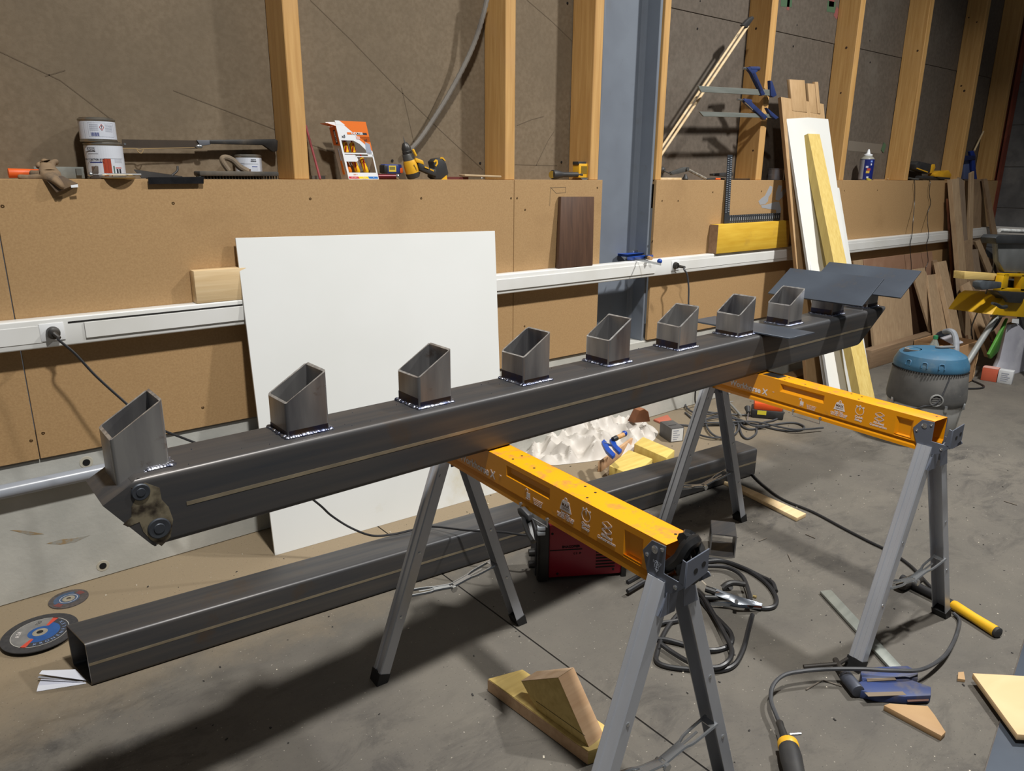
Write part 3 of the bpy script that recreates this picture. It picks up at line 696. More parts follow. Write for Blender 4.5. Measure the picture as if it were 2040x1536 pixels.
def can(name, label, px, Y, wpx, z0, h, kind):
    c = wl(px, 340, Y); c = V((c.x, Y, z0)); r = wpx*mpp(c)/2; fa = face_angle(c)
    o = thing(name, label, 'can', c)
    build('tin_body', MB().lathe(c, (0, 0, 1), [(r*.97, 0), (r, .002), (r, .006), (r*.97, .008), (r*.97, h-.008), (r, h-.006), (r, h-.002), (r*.96, h)], n=36), tin, o)
    build('lid', MB().lathe(c+V((0, 0, h-.001)), (0, 0, 1), [(r*.9, 0), (r*.9, .004), (r*.84, .004), (r*.82, .001), (.001, .001)], n=32), tin, o)
    R1 = r*.972
    build('paper_label', arc(MB(), c, R1, fa-2.2, fa+2.2, z0+.010, z0+h-.010, 36), lab_w, o)
    s_ = lambda x: fa+x            # angle offset: negative = left in view? (angle grows to the right of the wall seen from here)
    def patch_(u0, u1, v0, v1, m_, nm='label_print'):
        build(nm, arc(MB(), c, R1+.0003, fa+u0, fa+u1, z0+.01+(h-.02)*v0, z0+.01+(h-.02)*v1, 8), m_, o)
    def lt(s, u, v, size, m_, bold=0):
        a = fa+u; rr = R1+.0009; p = V((c.x+rr*math.cos(a), c.y+rr*math.sin(a), z0+.01+(h-.02)*v))
        Wi = WM[o.name].inverted()
        text('lettering', s, size, frm(Wi @ p, (-math.sin(a), math.cos(a), 0), (0, 0, 1)), m_, o, bold=bold, ext=.0001)
    if kind == 'low':
        patch_(-.95, -.45, .80, .93, ink_k); lt('LUXENS', -.70, .865, .011, lab_w, .0003)
        patch_(-.9, -.3, .72, .73, ink_k); patch_(-.05, 1.1, .575, .583, ink_k)
        lt('PROTECTION BOIS', -.52, .545, .008, ink_k, .0002); patch_(-.85, -.15, .43, .47, ink_b)
        patch_(-.12, .30, .0, .57, mat('door_red', (170, 66, 34), (150, 54, 28), rough=.5, scale=60, stretch=(1, 1, .2)), 'door_picture')
        patch_(-.04, -.02, .02, .56, mat('door_line', (120, 40, 22))); patch_(.12, .14, .02, .56, mat('door_line', (120, 40, 22)))
        patch_(.10, .24, .0, .09, lab_w); patch_(.38, .46, .1, .34, mat('ink_green', (80, 104, 96)))
        for k in range(4): patch_(.5, 1.0, .44+.035*k, .448+.035*k, ink_g)
        patch_(.55, .66, .1, .24, ink_k); patch_(.72, .84, .1, .24, ink_k); patch_(.5, .9, .26, .29, ink_r); patch_(.55, .95, .04, .09, ink_b)
        patch_(-.8, -.45, .05, .32, ink_br)
    elif kind == 'top':
        for a in ((-.75, -.74, .05, .95), (-.5, 1.0, .90, .915), (-.5, 1.0, .12, .135), (-.5, -.49, .12, .9), (.99, 1.0, .12, .9)): patch_(*a, ink_g)
        for k in range(7): patch_(-.42, .05, .48+.055*k, .495+.055*k, ink_g); patch_(.42, .9, .42+.065*k, .44+.065*k, ink_g)
        q = MB(); R2 = R1+.0007
        for (u, v), (u2, v2) in zip(((.12, .66), (.24, .83), (.36, .66), (.24, .49)), ((.24, .83), (.36, .66), (.24, .49), (.12, .66))):
            a, b_ = fa+u, fa+u2; za, zb2 = z0+.01+(h-.02)*v, z0+.01+(h-.02)*v2
            A = V((c.x+R2*math.cos(a), c.y+R2*math.sin(a), za)); B2 = V((c.x+R2*math.cos(b_), c.y+R2*math.sin(b_), zb2))
            q.tube([A, B2], .0008, n=5, sub=1)
        build('hazard_diamond', q, ink_r, o); lt('!', .24, .66, .016, ink_k, .0003)
        for k in range(9): patch_(-.38+.05*k, -.355+.05*k+(.012 if k % 3 else 0), .16, .36, ink_b)
    else:
        patch_(.2, .6, .78, .92, ink_k); lt('LUXENS', .42, .85, .007, lab_w, .0002)
        patch_(-.6, .8, .66, .675, ink_k); patch_(-.1, .15, .06, .40, ink_br); patch_(.25, .7, .5, .54, ink_b)
        for k in range(5): patch_(-.75, -.3, .3+.1*k, .32+.1*k, ink_g); patch_(.25, .75, .12+.07*k, .135+.07*k, ink_g)
    return c, r
c1, r1 = can('paint_can', 'white paint can with a red door picture, lower of the stacked pair on the ledge', 212, 3.035, 70, LZ, .122, 'low')
c2_ = V(c1)
can('paint_can', 'squat white paint can with warning diamond stacked on top of another can', 205.5, 3.035, 67, LZ+.1235, .078, 'top')
c3, r3 = can('paint_can', 'small white paint can behind the dusty brush on the ledge', 496, 3.068, 52, LZ, .092, 'small')

# black flat bar with thick handle bridging the cans
bk = mat('black_plastic', (34, 33, 33), (44, 42, 40), rough=.5, scale=20, c3=(74, 66, 56), s3=9, lo3=.55, hi3=.75)
brown_k = mat('dark_brown_steel', (66, 54, 42), (52, 44, 36), rough=.5, scale=5)
YS = 3.066
o = thing('bow_saw', 'black flat tool with long handle and cord lying across the paint cans', 'saw', wl(400, 290, YS))
build('blade', MB().prism([wl(243, 277.5, YS), wl(396, 280, YS), wl(396, 296, YS), wl(243, 294, YS)], (0, .003, 0)), brown_k, o)
build('ferrule', MB().prism([wl(392, 279, YS-.006), wl(420, 279, YS-.006), wl(420, 288, YS-.006), wl(400, 291, YS-.006)], (0, .016, 0)), mat('grey_ferrule', (96, 98, 104), rough=.5), o, bev=.002)
build('handle', MB().prism([wl(418, 278.5, YS-.008), wl(549, 277, YS-.008), wl(554, 280, YS-.008), wl(553, 301, YS-.008), wl(545, 303, YS-.008), wl(525, 289, YS-.008), wl(418, 286.5, YS-.008)], (0, .02, 0)), bk, o, bev=.003)
p = wl(397, 292, YS-.008); build('wing_nut', MB().ball(p, .010, 12, 8, (1.3, .5, .8)), bolt, o)
for x, y in ((249, 287),): p = wl(x, y, YS-.0008); build('rivet', MB().cyl(p, p+V((0, .001, 0)), .004, n=10), bolt, o)
cd = mat('twine', (150, 126, 88), rough=.9)
build('cord', MB().tube([wl(244, 296, YS-.003), wl(270, 296, YS-.003), wl(277, 299, YS-.004), wl(283, 297, YS-.004), wl(300, 296, YS-.004), wl(388, 294, YS-.004)], .0016, n=6).tube([wl(272, 297, YS-.004), wl(276, 303, YS-.006), wl(282, 305, YS-.006), wl(286, 298, YS-.004)], .0016, n=6), cd, o)

# rubber float / brush
dusty = mat('dusty_black', (92, 84, 74), (66, 62, 57), rough=.85, scale=14, c3=(48, 47, 46), s3=9, lo3=.5, hi3=.7)
YS = 2.945
o = thing('scrub_brush', 'dusty black scrubbing brush with a loop handle on the ledge', 'brush', wl(478, 358, YS))
a = wl(398, 349, YS); b_ = wl(556, 346, YS)
build('base', MB().box((a.x, YS, LZ+.012), (b_.x, YS+.075, LZ+.030)), dusty, o, bev=.005)
bb = MB(); 
for i in range(26):
    x = a.x+.008+(b_.x-a.x-.016)*i/25
    for y in (.012, .04, .064): bb.cyl((x, YS+y, LZ+.0005), (x, YS+y, LZ+.012), .0032, n=6)
build('bristles', bb, bk, o, kind='stuff')
build('handle', MB().tube([V((wl(500, 340, YS).x, YS+.037, LZ+.030)), V((wl(484, 330, YS).x, YS+.037, LZ+.046)), V((wl(470, 317, YS).x, YS+.037, LZ+.070)), V((wl(457, 311, YS).x, YS+.037, LZ+.080)), V((wl(450, 318, YS).x, YS+.037, LZ+.076)), V((wl(452, 330, YS).x, YS+.037, LZ+.060)), V((wl(462, 338, YS).x, YS+.037, LZ+.032))], [.0125, .010], n=10), mat('dusty_grip', (128, 112, 92), (96, 86, 74), rough=.85, scale=14), o)
one('round_nut', MB().ball((wl(400, 358, YS).x, YS+.006, LZ+.006), .006, 10, 6).cyl((wl(400, 358, YS).x, YS+.006, LZ+.0), (wl(400, 358, YS).x, YS+.006, LZ+.004), .004), bk, 'tiny black knob lying at the left end of the dusty brush', 'knob')

# work glove hanging over the edge
glm = mat('dirty_glove', (140, 116, 88), (96, 82, 68), rough=.9, scale=9, detail=8, c3=(70, 64, 58), s3=14, lo3=.55, hi3=.75, bump=.4, bscale=60)
def skin(name, chains, m_, parent=None, sub=2):
    """one continuous surface round connected chains of (point, radius)"""
    me = bpy.data.meshes.new(name); bm = bmesh.new(); vs = {}; rad = []
    def vert(p):
        key = tuple(round(q, 5) for q in p[0])
        if key not in vs: vs[key] = bm.verts.new(p[0]); rad.append(p[1])
        return vs[key]
    for ch in chains:
        for a, b_ in zip(ch[:-1], ch[1:]):
            va, vb = vert(a), vert(b_)
            if not bm.edges.get((va, vb)): bm.edges.new((va, vb))
    bm.to_mesh(me); bm.free()
    o = bpy.data.objects.new(name, me); C.objects.link(o)
    sk = o.modifiers.new('skin', 'SKIN'); sk.use_smooth_shade = True
    for v_, r_ in zip(me.skin_vertices[0].data, rad): v_.radius = (r_, r_) if not isinstance(r_, tuple) else r_; v_.use_root = False
    me.skin_vertices[0].data[0].use_root = True
    ss = o.modifiers.new('sub', 'SUBSURF'); ss.levels = ss.render_levels = sub
    me.materials.append(m_)
    if parent: o.parent = parent; o.matrix_local = WM[parent.name].inverted()
    return o
G = lambda x, y, Y: wl(x, y, Y)
glo = thing('work_glove', 'dirty tan work glove draped over the ledge with its cuff hanging', 'glove', G(100, 355, 2.95))
YG = 2.945
palm = [(G(128, 379, 2.905), (.034, .012)), (G(116, 362, 2.908), (.034, .014)), (G(104, 350, 2.93), (.036, .016)), (G(94, 338, 2.965), (.032, .016))]
skin('glove_hand', [palm,
    [palm[-1], (G(84, 330, 2.98), .0125), (G(78, 327, 2.985), .0115), (G(74, 334, 2.97), .0105)],
    [palm[-1], (G(92, 325, 2.995), .0125), (G(88, 321, 3.0), .012), (G(82, 323, 2.995), .010)],
    [palm[-1], (G(104, 326, 2.995), .0125), (G(111, 322, 3.0), .0115), (G(117, 325, 2.995), .010)],
    [palm[2], (G(84, 346, 2.955), .0125), (G(66, 346, 2.965), .0115), (G(58, 343, 2.97), .010)],
    [palm[2], (G(80, 353, 2.94), .012), (G(55, 354, 2.945), .010), (G(34, 352, 2.945), .0085)]], glm, glo)
build('cuff', MB().loft([[G(90, 357, 2.905), G(122, 349, 2.905), G(124, 350, 2.925 - .008), G(92, 358, 2.925-.008)], [G(112, 384, 2.893), G(156, 366, 2.893), G(157, 368, 2.915), G(114, 386, 2.915)]]), mat('glove_cuff', (108, 88, 66), (82, 70, 60), rough=.9, scale=14, bump=.4, bscale=70), glo, bev=.004)
build('care_tag', MB().prism([G(141, 369, 2.889), G(155, 367, 2.889), G(156, 373, 2.889), G(142, 374, 2.889)], (0, .0015, 0)), mat('tag_white', (232, 234, 238), rough=.7), glo)

# scraper with orange handle
o = thing('scraper', 'orange-handled scraper with a grey plate lying behind the glove', 'scraper', G(90, 350, 3.03))
build('handle', MB().cyl(V((G(16, 343, 3.02).x, 3.02, LZ+.018)), V((G(78, 343, 3.02).x, 3.02, LZ+.018)), .016, .0135, n=14), mat('orange_plastic', (226, 96, 32), (214, 86, 26), rough=.5, scale=10), o, bev=.002)
build('plate', MB().box((G(70, 345, 3.03).x, 3.045, LZ+.001), (G(168, 345, 3.045).x, 3.05, LZ+.040)), mat('grey_plate', (122, 124, 118), (104, 106, 102), rough=.6, scale=9), o, bev=.001)
build('hook', MB().box((G(152, 345, 3.04).x, 3.036, LZ+.012), (G(163, 345, 3.04).x, 3.044, LZ+.034)), mat('grey_hook', (88, 90, 86), rough=.6), o)

# brass lid with a rod clamp in front of the cans
bl = mat('brass_lid', (176, 146, 88), (140, 116, 74), rough=.35, metal=.6, scale=20)
c = wl(237, 352, 2.925)
one('brass_disc', MB().lathe(V((c.x, 2.945, LZ+.001)), (0, 0, 1), [(.052, 0), (.056, .003), (.056, .005), (.045, .005), (.043, .002), (.001, .002)], n=32), bl, 'round brass-coloured paint lid overhanging the ledge below the can stack', 'lid')
o = thing('rod_clamp', 'small clamp with a bright steel rod lying before the can stack', 'clamp', wl(190, 350, 2.94))
build('rod', MB().cyl(V((wl(186, 350, 2.93).x, 2.93, LZ+.016)), V((wl(281, 349, 2.93).x, 2.93, LZ+.016)), .0042, n=10), bolt, o)
build('jaw', MB().prism([wl(180, 356, 2.926), wl(184, 343, 2.926), wl(191, 330, 2.926), wl(196, 331, 2.926), wl(197, 350, 2.926), wl(203, 356, 2.926)], (0, .014, 0)), mat('rusty_jaw', (92, 78, 66), (70, 60, 54), rough=.7, metal=.4, scale=20), o, bev=.002)
build('knob', MB().ball(V((wl(181, 350, 2.93).x, 2.93, LZ+.016)), .0085, 10, 6), bolt, o)
# black tile and black triangular blade
o = one('black_tile', MB().prism([wl(295, 353, 2.905), wl(406, 352, 2.905), wl(406, 366, 2.905), wl(296, 367, 2.905)], (0, .004, 0)).box((wl(296, 355, 2.9).x+.01, 2.907, LZ+.0005), (wl(400, 355, 2.92).x, 2.98, LZ+.004)), mat('gloss_black', (18, 18, 20), (28, 28, 30), rough=.3, scale=40), 'shiny black strip hanging over the front edge of the ledge', 'strip', bev=.0006, seg=1)
o = thing('trowel', 'dark steel trowel lying behind the shiny black strip', 'trowel', wl(320, 350, 2.99))
build('blade', MB().prism([V((wl(266, 337, 2.99).x, 2.985, LZ+.031)), V((wl(275, 345, 2.99).x, 2.95, LZ+.004)), V((wl(366, 352, 2.95).x, 2.95, LZ+.003)), V((wl(362, 350, 3.03).x, 3.03, LZ+.008))], (0, 0, .003)), mat('dark_blade', (58, 56, 54), (44, 42, 42), rough=.5, metal=.3, scale=9), o)
build('tang', MB().tube([V((wl(340, 348, 3.0).x, 2.99, LZ+.012)), V((wl(352, 340, 3.0).x, 2.995, LZ+.03)), V((wl(354, 332, 3.0).x, 3.0, LZ+.046))], .004, n=8), mat('dark_blade', (58, 56, 54)), o)
# red pole behind the stud
one('red_pole', MB().cyl(V((wl(638, 357, 2.97).x, 2.97, LZ+.001)), wl(609, 250, 3.10), .0048, n=10), mat('red_rod', (140, 58, 62), (120, 46, 50), rough=.4, scale=9), 'thin dark red rod leaning on the ledge against the wall beside a stud', 'rod')
one('metal_scrap', MB().box((wl(618, 352, 3.05).x, 3.03, LZ+.001), (wl(644, 352, 3.05).x, 3.075, LZ+.012)).box((wl(618, 352, 3.05).x, 3.03, LZ+.0125), (wl(646, 352, 3.05).x, 3.08, LZ+.015)), dusty, 'dusty scrap piece lying on the ledge behind the red rod', 'scrap')

# screwdriver set box
red_ = mat('sd_red', (168, 34, 30), rough=.35); sy = mat('sd_yellow', (240, 190, 20), (226, 168, 20), rough=.35, scale=10); sor = mat('sd_orange', (224, 122, 24), rough=.4)
bw = mat('carton_white', (228, 230, 232), (218, 220, 224), rough=.5, scale=5); bo = mat('carton_orange', (222, 110, 24), rough=.5); bgrey = mat('carton_inside', (150, 140, 128), rough=.7)
fa_, fb = wl(697, 357, 2.945), wl(754, 356, 2.95)
wv = V((1, -.06, 0)).normalized(); hvx = V((-.17, .09, 1)).normalized(); dvv = wv.cross(hvx)*-1
dvv = V((-.02, 1, -.09)).normalized()
O_ = V((fa_.x, 2.955, LZ+.0012)); Wd = (fb-fa_).length*1.0; Hh = .222; Dd = .062
at = lambda u, v, d=0.: O_ + wv*(u*Wd) + hvx*(v*Hh) + dvv*d
bx = thing('screwdriver_box', 'white and orange carton of yellow screwdrivers leaning on the ledge', 'box', O_)
def card(nm, uvs, m_, d=0., t=.0012): return build(nm, MB().prism([at(u, v, d) for u, v in uvs], dvv*t), m_, bx)
card('front_panel', [(0, 0), (1, 0), (1, .125), (0, .125)], bw); card('front_panel', [(0, .125), (.06, .125), (.06, .72), (0, .72)], bw)
card('front_panel', [(.96, .125), (1, .125), (1, .47), (.96, .47)], bw); card('front_panel', [(0, .72), (.45, .72), (.62, .665), (.78, .56), (.82, .43), (1, .43), (1, 1), (0, 1)], bw)
card('front_panel', [(.06, .33), (.40, .33), (.46, .36), (.44, .42), (.38, .46), (.06, .46)], bw)
card('crossband', [(.06, .47), (.96, .47), (.96, .495), (.06, .495)], bw); card('crossband', [(.4, .42), (.96, .42), (.96, .435), (.4, .435)], bw)
card('orange_corner', [(.26, 1.0), (1.0, 1.0), (1.0, .70), (.86, .70), (.62, .80)], bo, -.0004, .0003)
card('orange_corner', [(.55, .80), (1.0, .80), (1.0, .53), (.8, .66)], bo, -.0004, .0003)
card('brand_block', [(.30, .83), (.56, .83), (.60, .87), (.30, .87)], bo, -.0009, .0003); card('brand_block', [(.56, .83), (.94, .83), (.94, .87), (.60, .87)], ink_k, -.0009, .0003)
Wi = WM[bx.name].inverted()
def blt(s, u, v, size, m_, bold=0., d=-.0016, rot=None):
    x_, y_ = (wv, hvx) if not rot else rot
    text('lettering', s, size, frm(Wi @ at(u, v, d), x_, y_), m_, bx, bold=bold, ext=.0001)
blt('DEXTER', .62, .85, .0142, bw, .0004); blt('x5', .16, .79, .016, ink_k, .0003); blt('x1', .86, .735, .014, ink_k, .0003)
card('seal', [(.56, .75), (.68, .75), (.68, .80), (.56, .80)], mat('seal_pink', (214, 170, 160)), -.001, .0003)
card('blade_picture', [(.78, .5), (.96, .5), (.96, .66), (.82, .7)], mat('pic_grey', (150, 156, 172)), -.001, .0003)
for u0, u1, m_, s_ in ((.02, .36, mat('strip_red', (196, 44, 56)), 'VDE 1000 V'), (.36, .68, mat('strip_yellow', (234, 206, 30)), 'CR-V'), (.68, .98, mat('strip_blue', (30, 110, 190)), 'S2')):
    card('colour_strip', [(u0, .012), (u1, .012), (u1-.03 if u1 < .9 else u1, .052), (u0-.03 if u0 > .1 else u0, .052)], m_, -.0004, .0003); blt(s_, (u0+u1)/2, .032, .0055, bw)
blt('1000 V', .25, .092, .0072, sor)
card('side_panel_back', [(0, 0), (1, 0), (1, .98), (0, .98)], bgrey, Dd)
def side(nm, vs, m_, u=0., off=0.):
    return build(nm, MB().prism([at(u, v, d)-wv*off for v, d in vs], wv*.001), m_, bx)
side('side_panel', [(0, .001), (.98, .001), (.98, Dd), (0, Dd)], mat('carton_side', (196, 192, 192), rough=.5))
side('side_panel', [(0, .001), (.45, .001), (.2, Dd), (0, Dd)], bw, 1.)
side('side_orange', [(.62, .004), (.98, .004), (.98, Dd-.004), (.66, Dd-.004)], bo, 0, .0004)
side('side_brand', [(.66, .018), (.92, .018), (.92, .034), (.66, .034)], ink_k, 0, .0008)
text('lettering', 'DEXTER', .0125, frm(Wi @ (at(0, .79, .026)-wv*.0012), -hvx, dvv*-1), bw, bx, bold=.0003, ext=.0001)
side('side_picture', [(.1, .02), (.36, .022), (.36, .036), (.1, .04)], sor, 0, .0006); side('side_picture', [(.36, .026), (.58, .026), (.58, .032), (.36, .032)], mat('pic_grey', (150, 156, 172)), 0, .0006)
build('flap', MB().prism([at(0, .97, .0), at(0, .99, Dd*.8), at(-.28, 1.04, Dd*.9), at(-.24, 1.02, .005)], hvx*.001), bo, bx)
build('flap', MB().prism([at(0, 1.0, Dd), at(.25, 1.0, Dd), at(.22, 1.09, Dd), at(-.08, 1.08, Dd)], dvv*.001), bw, bx)
build('flap', MB().prism([at(0, .999, 0), at(1, .999, 0), at(1, 1.075, .0), at(.0, 1.075, .0)], dvv*.001), bo, bx)
build('flap', MB().prism([at(0, .999, -.0004), at(.3, .999, -.0004), at(.14, 1.075, -.0004), at(.0, 1.075, -.0004)], dvv*.0003), bw, bx)
# the drivers in it
for i, (u, v0, v1, flip) in enumerate(((.20, .13, .38, 1), (.47, .13, .40, 1), (.76, .13, .42, 1), (.25, .50, .70, 0), (.48, .50, .70, 0))):
    sdv = thing('screwdriver', ['orange screwdriver leftmost in the bottom window of the screwdriver carton', 'yellow screwdriver in the middle of the bottom window of the carton', 'yellow screwdriver rightmost in the bottom window of the carton', 'yellow screwdriver at the left of the upper carton window', 'yellow screwdriver at the right of the upper carton window'][i], 'screwdriver', at(u, v0, .03), group='boxed screwdrivers')
    A, B2 = at(u, v0, .03), at(u-.06 if flip else u+.02, v1, .03); r = .0115
    d_ = (B2-A); L_ = d_.length
    prof = [(r*.8, 0), (r*1.05, L_*.12), (r, L_*.35), (r*.72, L_*.75), (r*.9, L_*.92), (r*.6, L_)] if flip else [(r*.7, 0), (r*.9, L_*.1), (r*.75, L_*.35), (r, L_*.7), (r*.8, L_)]
    build('grip', MB().lathe(A, d_, prof, n=14), sor if i == 0 else sy, sdv)
    q = MB(); 
    for a_ in (0, 2.1, 4.2): 
        u_, w_ = q.frame(d_); 
        q.tube([A+d_*t_+(u_*math.cos(a_+t_*1.2)+w_*math.sin(a_+t_*1.2))*(r*.78) for t_ in (.15, .4, .7, .9)], .0034, n=6)
    build('red_inlay', q, red_, sdv)
    build('shank', MB().cyl(B2, B2+d_.normalized()*(.075 if i == 0 else .02), .0035, n=8), red_, sdv)

# tape measure, torch
o = thing('tape_measure', 'blue and yellow tape measure lying on the ledge beside the drill', 'tape measure', wl(784, 337, 3.03))
q = wbox(767, 327.5, 801, 346, 3.01, .045); build('body', q, mat('tape_blue', (34, 58, 128), (28, 46, 104), rough=.45, scale=9), o, bev=.006)
build('label', wbox(775, 330, 789, 342, 3.0085, .001), mat('tape_yellow', (206, 180, 60)), o); build('label', wbox(776.5, 332.5, 787, 338, 3.0078, .001), mat('tape_print', (120, 108, 50)), o)
build('bumper', wbox(766, 329, 773, 345, 3.009, .047), bk, o, bev=.004); build('bumper', wbox(797, 334, 803, 345, 3.009, .047), mat('orange_plastic', (226, 96, 32)), o, bev=.004)
o = thing('torch', 'dark red metal torch lying under the tape measure', 'torch', wl(778, 352, 2.97))
build('barrel', MB().cyl(V((wl(757, 351, 2.975).x, 2.99, LZ+.0125)), V((wl(792, 351, 2.95).x, 2.955, LZ+.0125)), .0115, n=16), mat('torch_red', (104, 26, 34), (86, 20, 28), rough=.35, scale=9, metal=.3), o)
build('head', MB().lathe(V((wl(790, 351, 2.955).x, 2.957, LZ+.0125)), V((.035, -.035, 0)), [(.0118, 0), (.0122, .010), (.010, .0125), (.004, .0115), (.001, .0115)], n=18), bolt, o)

# cordless drill standing on its back
dy = mat('drill_yellow', (226, 172, 40), (212, 158, 34), rough=.45, scale=12); dk = mat('drill_black', (40, 40, 42), (52, 51, 50), rough=.55, scale=18)
YD = 3.0
dr = thing('cordless_drill', 'yellow and black cordless drill standing nose up on the ledge', 'drill', wl(822, 357, YD))
P1, P2 = wl(824, 354, YD), wl(806, 283, YD+.0)
ax = (P2-P1); L_ = ax.length; an = ax.normalized()
mp_ = mpp(P1)
build('motor_body', MB().lathe(P1+an*.004, ax, [(.016, 0), (.029, .004), (.031, .03), (.031, .062), (.027, .075)], n=20), dy, dr)
build('tail_vents', MB().lathe(P1-an*.002, ax, [(.022, 0), (.0285, .003), (.0318, .018), (.0318, .024)], n=20), dk, dr)
build('gear_collar', MB().lathe(P1+an*.074, ax, [(.026, 0), (.027, .012), (.0255, .016), (.0255, .03), (.023, .034)], n=20), mat('drill_grey', (92, 90, 86), (74, 72, 70), rough=.5, metal=.3, scale=14), dr)
build('chuck', MB().lathe(P1+an*.107, ax, [(.022, 0), (.0225, .012), (.021, .014), (.0215, .026), (.014, .044), (.008, .05), (.006, .05)], n=20), mat('chuck_dark', (70, 68, 66), rough=.4, metal=.5), dr)
build('bit', MB().lathe(P1+an*.155, ax, [(.0035, 0), (.0025, .012), (.0004, .030)], n=8), bolt, dr)
hx = V((1, -.1, 0)).normalized()
gA = P1+an*.052+hx*.026; gB = wl(862, 346, YD-.01)
build('grip', MB().loft([[gA+an*.022, gA-an*.018, gA-an*.018+V((0, -.026, 0)), gA+an*.022+V((0, -.026, 0))], [gA.lerp(gB, .5)+V((0, .002, .012)), gA.lerp(gB, .5)+V((0, .002, -.015)), gA.lerp(gB, .5)+V((0, -.03, -.015)), gA.lerp(gB, .5)+V((0, -.03, .012))], [gB+V((0, 0, .018)), gB+V((0, 0, -.014)), gB+V((0, -.034, -.014)), gB+V((0, -.034, .018))]]), dk, dr, bev=.005)
build('trigger_guard', MB().loft([[gA+an*.04+hx*-.01, gA+an*.018+hx*-.01, gA+an*.018+hx*-.01+V((0, -.028, 0)), gA+an*.04+hx*-.01+V((0, -.028, 0))], [gA+an*.026+hx*.03, gA+an*.006+hx*.03, gA+an*.006+hx*.03+V((0, -.026, 0)), gA+an*.026+hx*.03+V((0, -.026, 0))]]), dy, dr, bev=.004)
build('side_switch', MB().cyl(gA+an*.045+hx*-.004+V((0, -.03, 0)), gA+an*.075+hx*-.012+V((0, -.03, 0)), .006, n=10), dy, dr, bev=.002)
for u in (.3, .62): p = gA.lerp(gB, u)+V((0, -.0325, .004)); build('yellow_inlay', MB().obox(p, hx*.020+V((0, 0, -.007)), V((0, 0, .006)), V((0, .002, 0))), dy, dr)
bA = wl(863, 357, YD-.035); bB = wl(893, 316, YD-.035)
build('battery', MB().prism([wl(862, 352, YD-.035), wl(866, 333, YD-.035), wl(863, 322, YD-.035), wl(869, 316, YD-.035), wl(881, 314, YD-.035), wl(889, 325, YD-.035), wl(894, 345, YD-.035), wl(889, 357, YD-.035), wl(868, 357, YD-.035)], (0, .05, 0)), dk, dr, bev=.004)
build('battery_latch', MB().prism([wl(880, 357.5, YD-.038), wl(890, 349, YD-.038), wl(891, 357.5, YD-.038)], (0, .056, 0)), dy, dr)
for pts in (((864, 322), (868, 317.5), (872, 319), (873, 326), (869, 332), (867, 330), (870, 325), (869, 321), (866, 324)), ((878, 313), (883, 313.5), (888, 320), (887, 321), (881, 316), (877, 316))): build('yellow_inlay', MB().prism([wl(x, y, YD-.037) for x, y in pts], (0, .003, 0)), dy, dr)
for k in range(5): p = P1+V((-.018+.008*k, -.0305+abs(k-2)*.003, .012)); build('vent_slot', MB().obox(p, (.003, 0, .0), (.005, 0, .013), (0, .002, 0)), dark, dr)
text('lettering', 'DEWALT', .0075, frm(WM[dr.name].inverted() @ (P1+an*.045+V((.003, -.0318, 0))), V((.55, 0, -.84)), V((.84, 0, .55))), dk, dr, bold=.0002, ext=.0001)

# sheath and knife
o = thing('sheath', 'flat tan wooden sheath with rounded end lying on the ledge', 'sheath', wl(940, 350, 2.96))
a, b_ = wl(920, 346, 2.965), wl(996, 348, 2.945)
build('board', MB().prism([V((a.x, 2.99, LZ+.016)), V((b_.x-.01, 2.955, LZ+.011)), V((b_.x+.002, 2.945, LZ+.011)), V((b_.x, 2.932, LZ+.011)), V((b_.x-.012, 2.93, LZ+.011)), V((a.x, 2.94, LZ+.016))], (0, 0, .009)), mat('cream_wood', (190, 168, 136), (176, 152, 118), rough=.7, scale=10), o, bev=.003)
build('clip', MB().ball(V((wl(957, 355, 2.94).x, 2.93, LZ+.006)), .006, 8, 6), bolt, o)
build('knife', MB().prism([V((wl(890, 354, 2.99).x, 2.985, LZ+.001)), V((wl(932, 352, 2.96).x, 2.955, LZ+.001)), V((wl(932, 352, 2.96).x, 2.975, LZ+.001)), V((wl(905, 347, 3.0).x, 3.01, LZ+.001))], (0, 0, .012)), mat('sheath_red', (96, 40, 34), rough=.6), o)
# angle driver without battery
o = thing('angle_driver', 'black and yellow angle driver without battery lying near the column', 'driver', wl(1135, 350, 2.98))
A, B2 = V((wl(1101, 345, 2.98).x, 2.985, LZ+.026)), V((wl(1160, 340, 2.96).x, 2.965, LZ+.028))
build('barrel', MB().lathe(A, B2-A, [(.016, 0), (.024, .003), (.025, .02), (.018, .05), (.013, .075), (.013, (B2-A).length)], n=18), dk, o)
build('nose_vent', MB().lathe(A-V((.001, 0, 0)), (-1, -.2, 0), [(.019, 0), (.019, .002), (.003, .002)], n=16), mat('drill_yellow_dim', (150, 124, 50), rough=.5), o)
build('battery_foot', wbox(1153, 326, 1174, 354, 2.955, .05), dy, o, bev=.003); build('foot_socket', wbox(1158, 331, 1170, 346, 2.9535, .002), mat('socket_yellow', (120, 94, 18), rough=.6), o)
build('foot_cap', wbox(1152, 322, 1168, 328, 2.956, .045), dk, o, bev=.002); build('hook', MB().prism([wl(1157, 354, 2.95), wl(1173, 354, 2.95), wl(1168, 360, 2.95), wl(1162, 360, 2.95)], (0, .004, 0)), bolt, o)

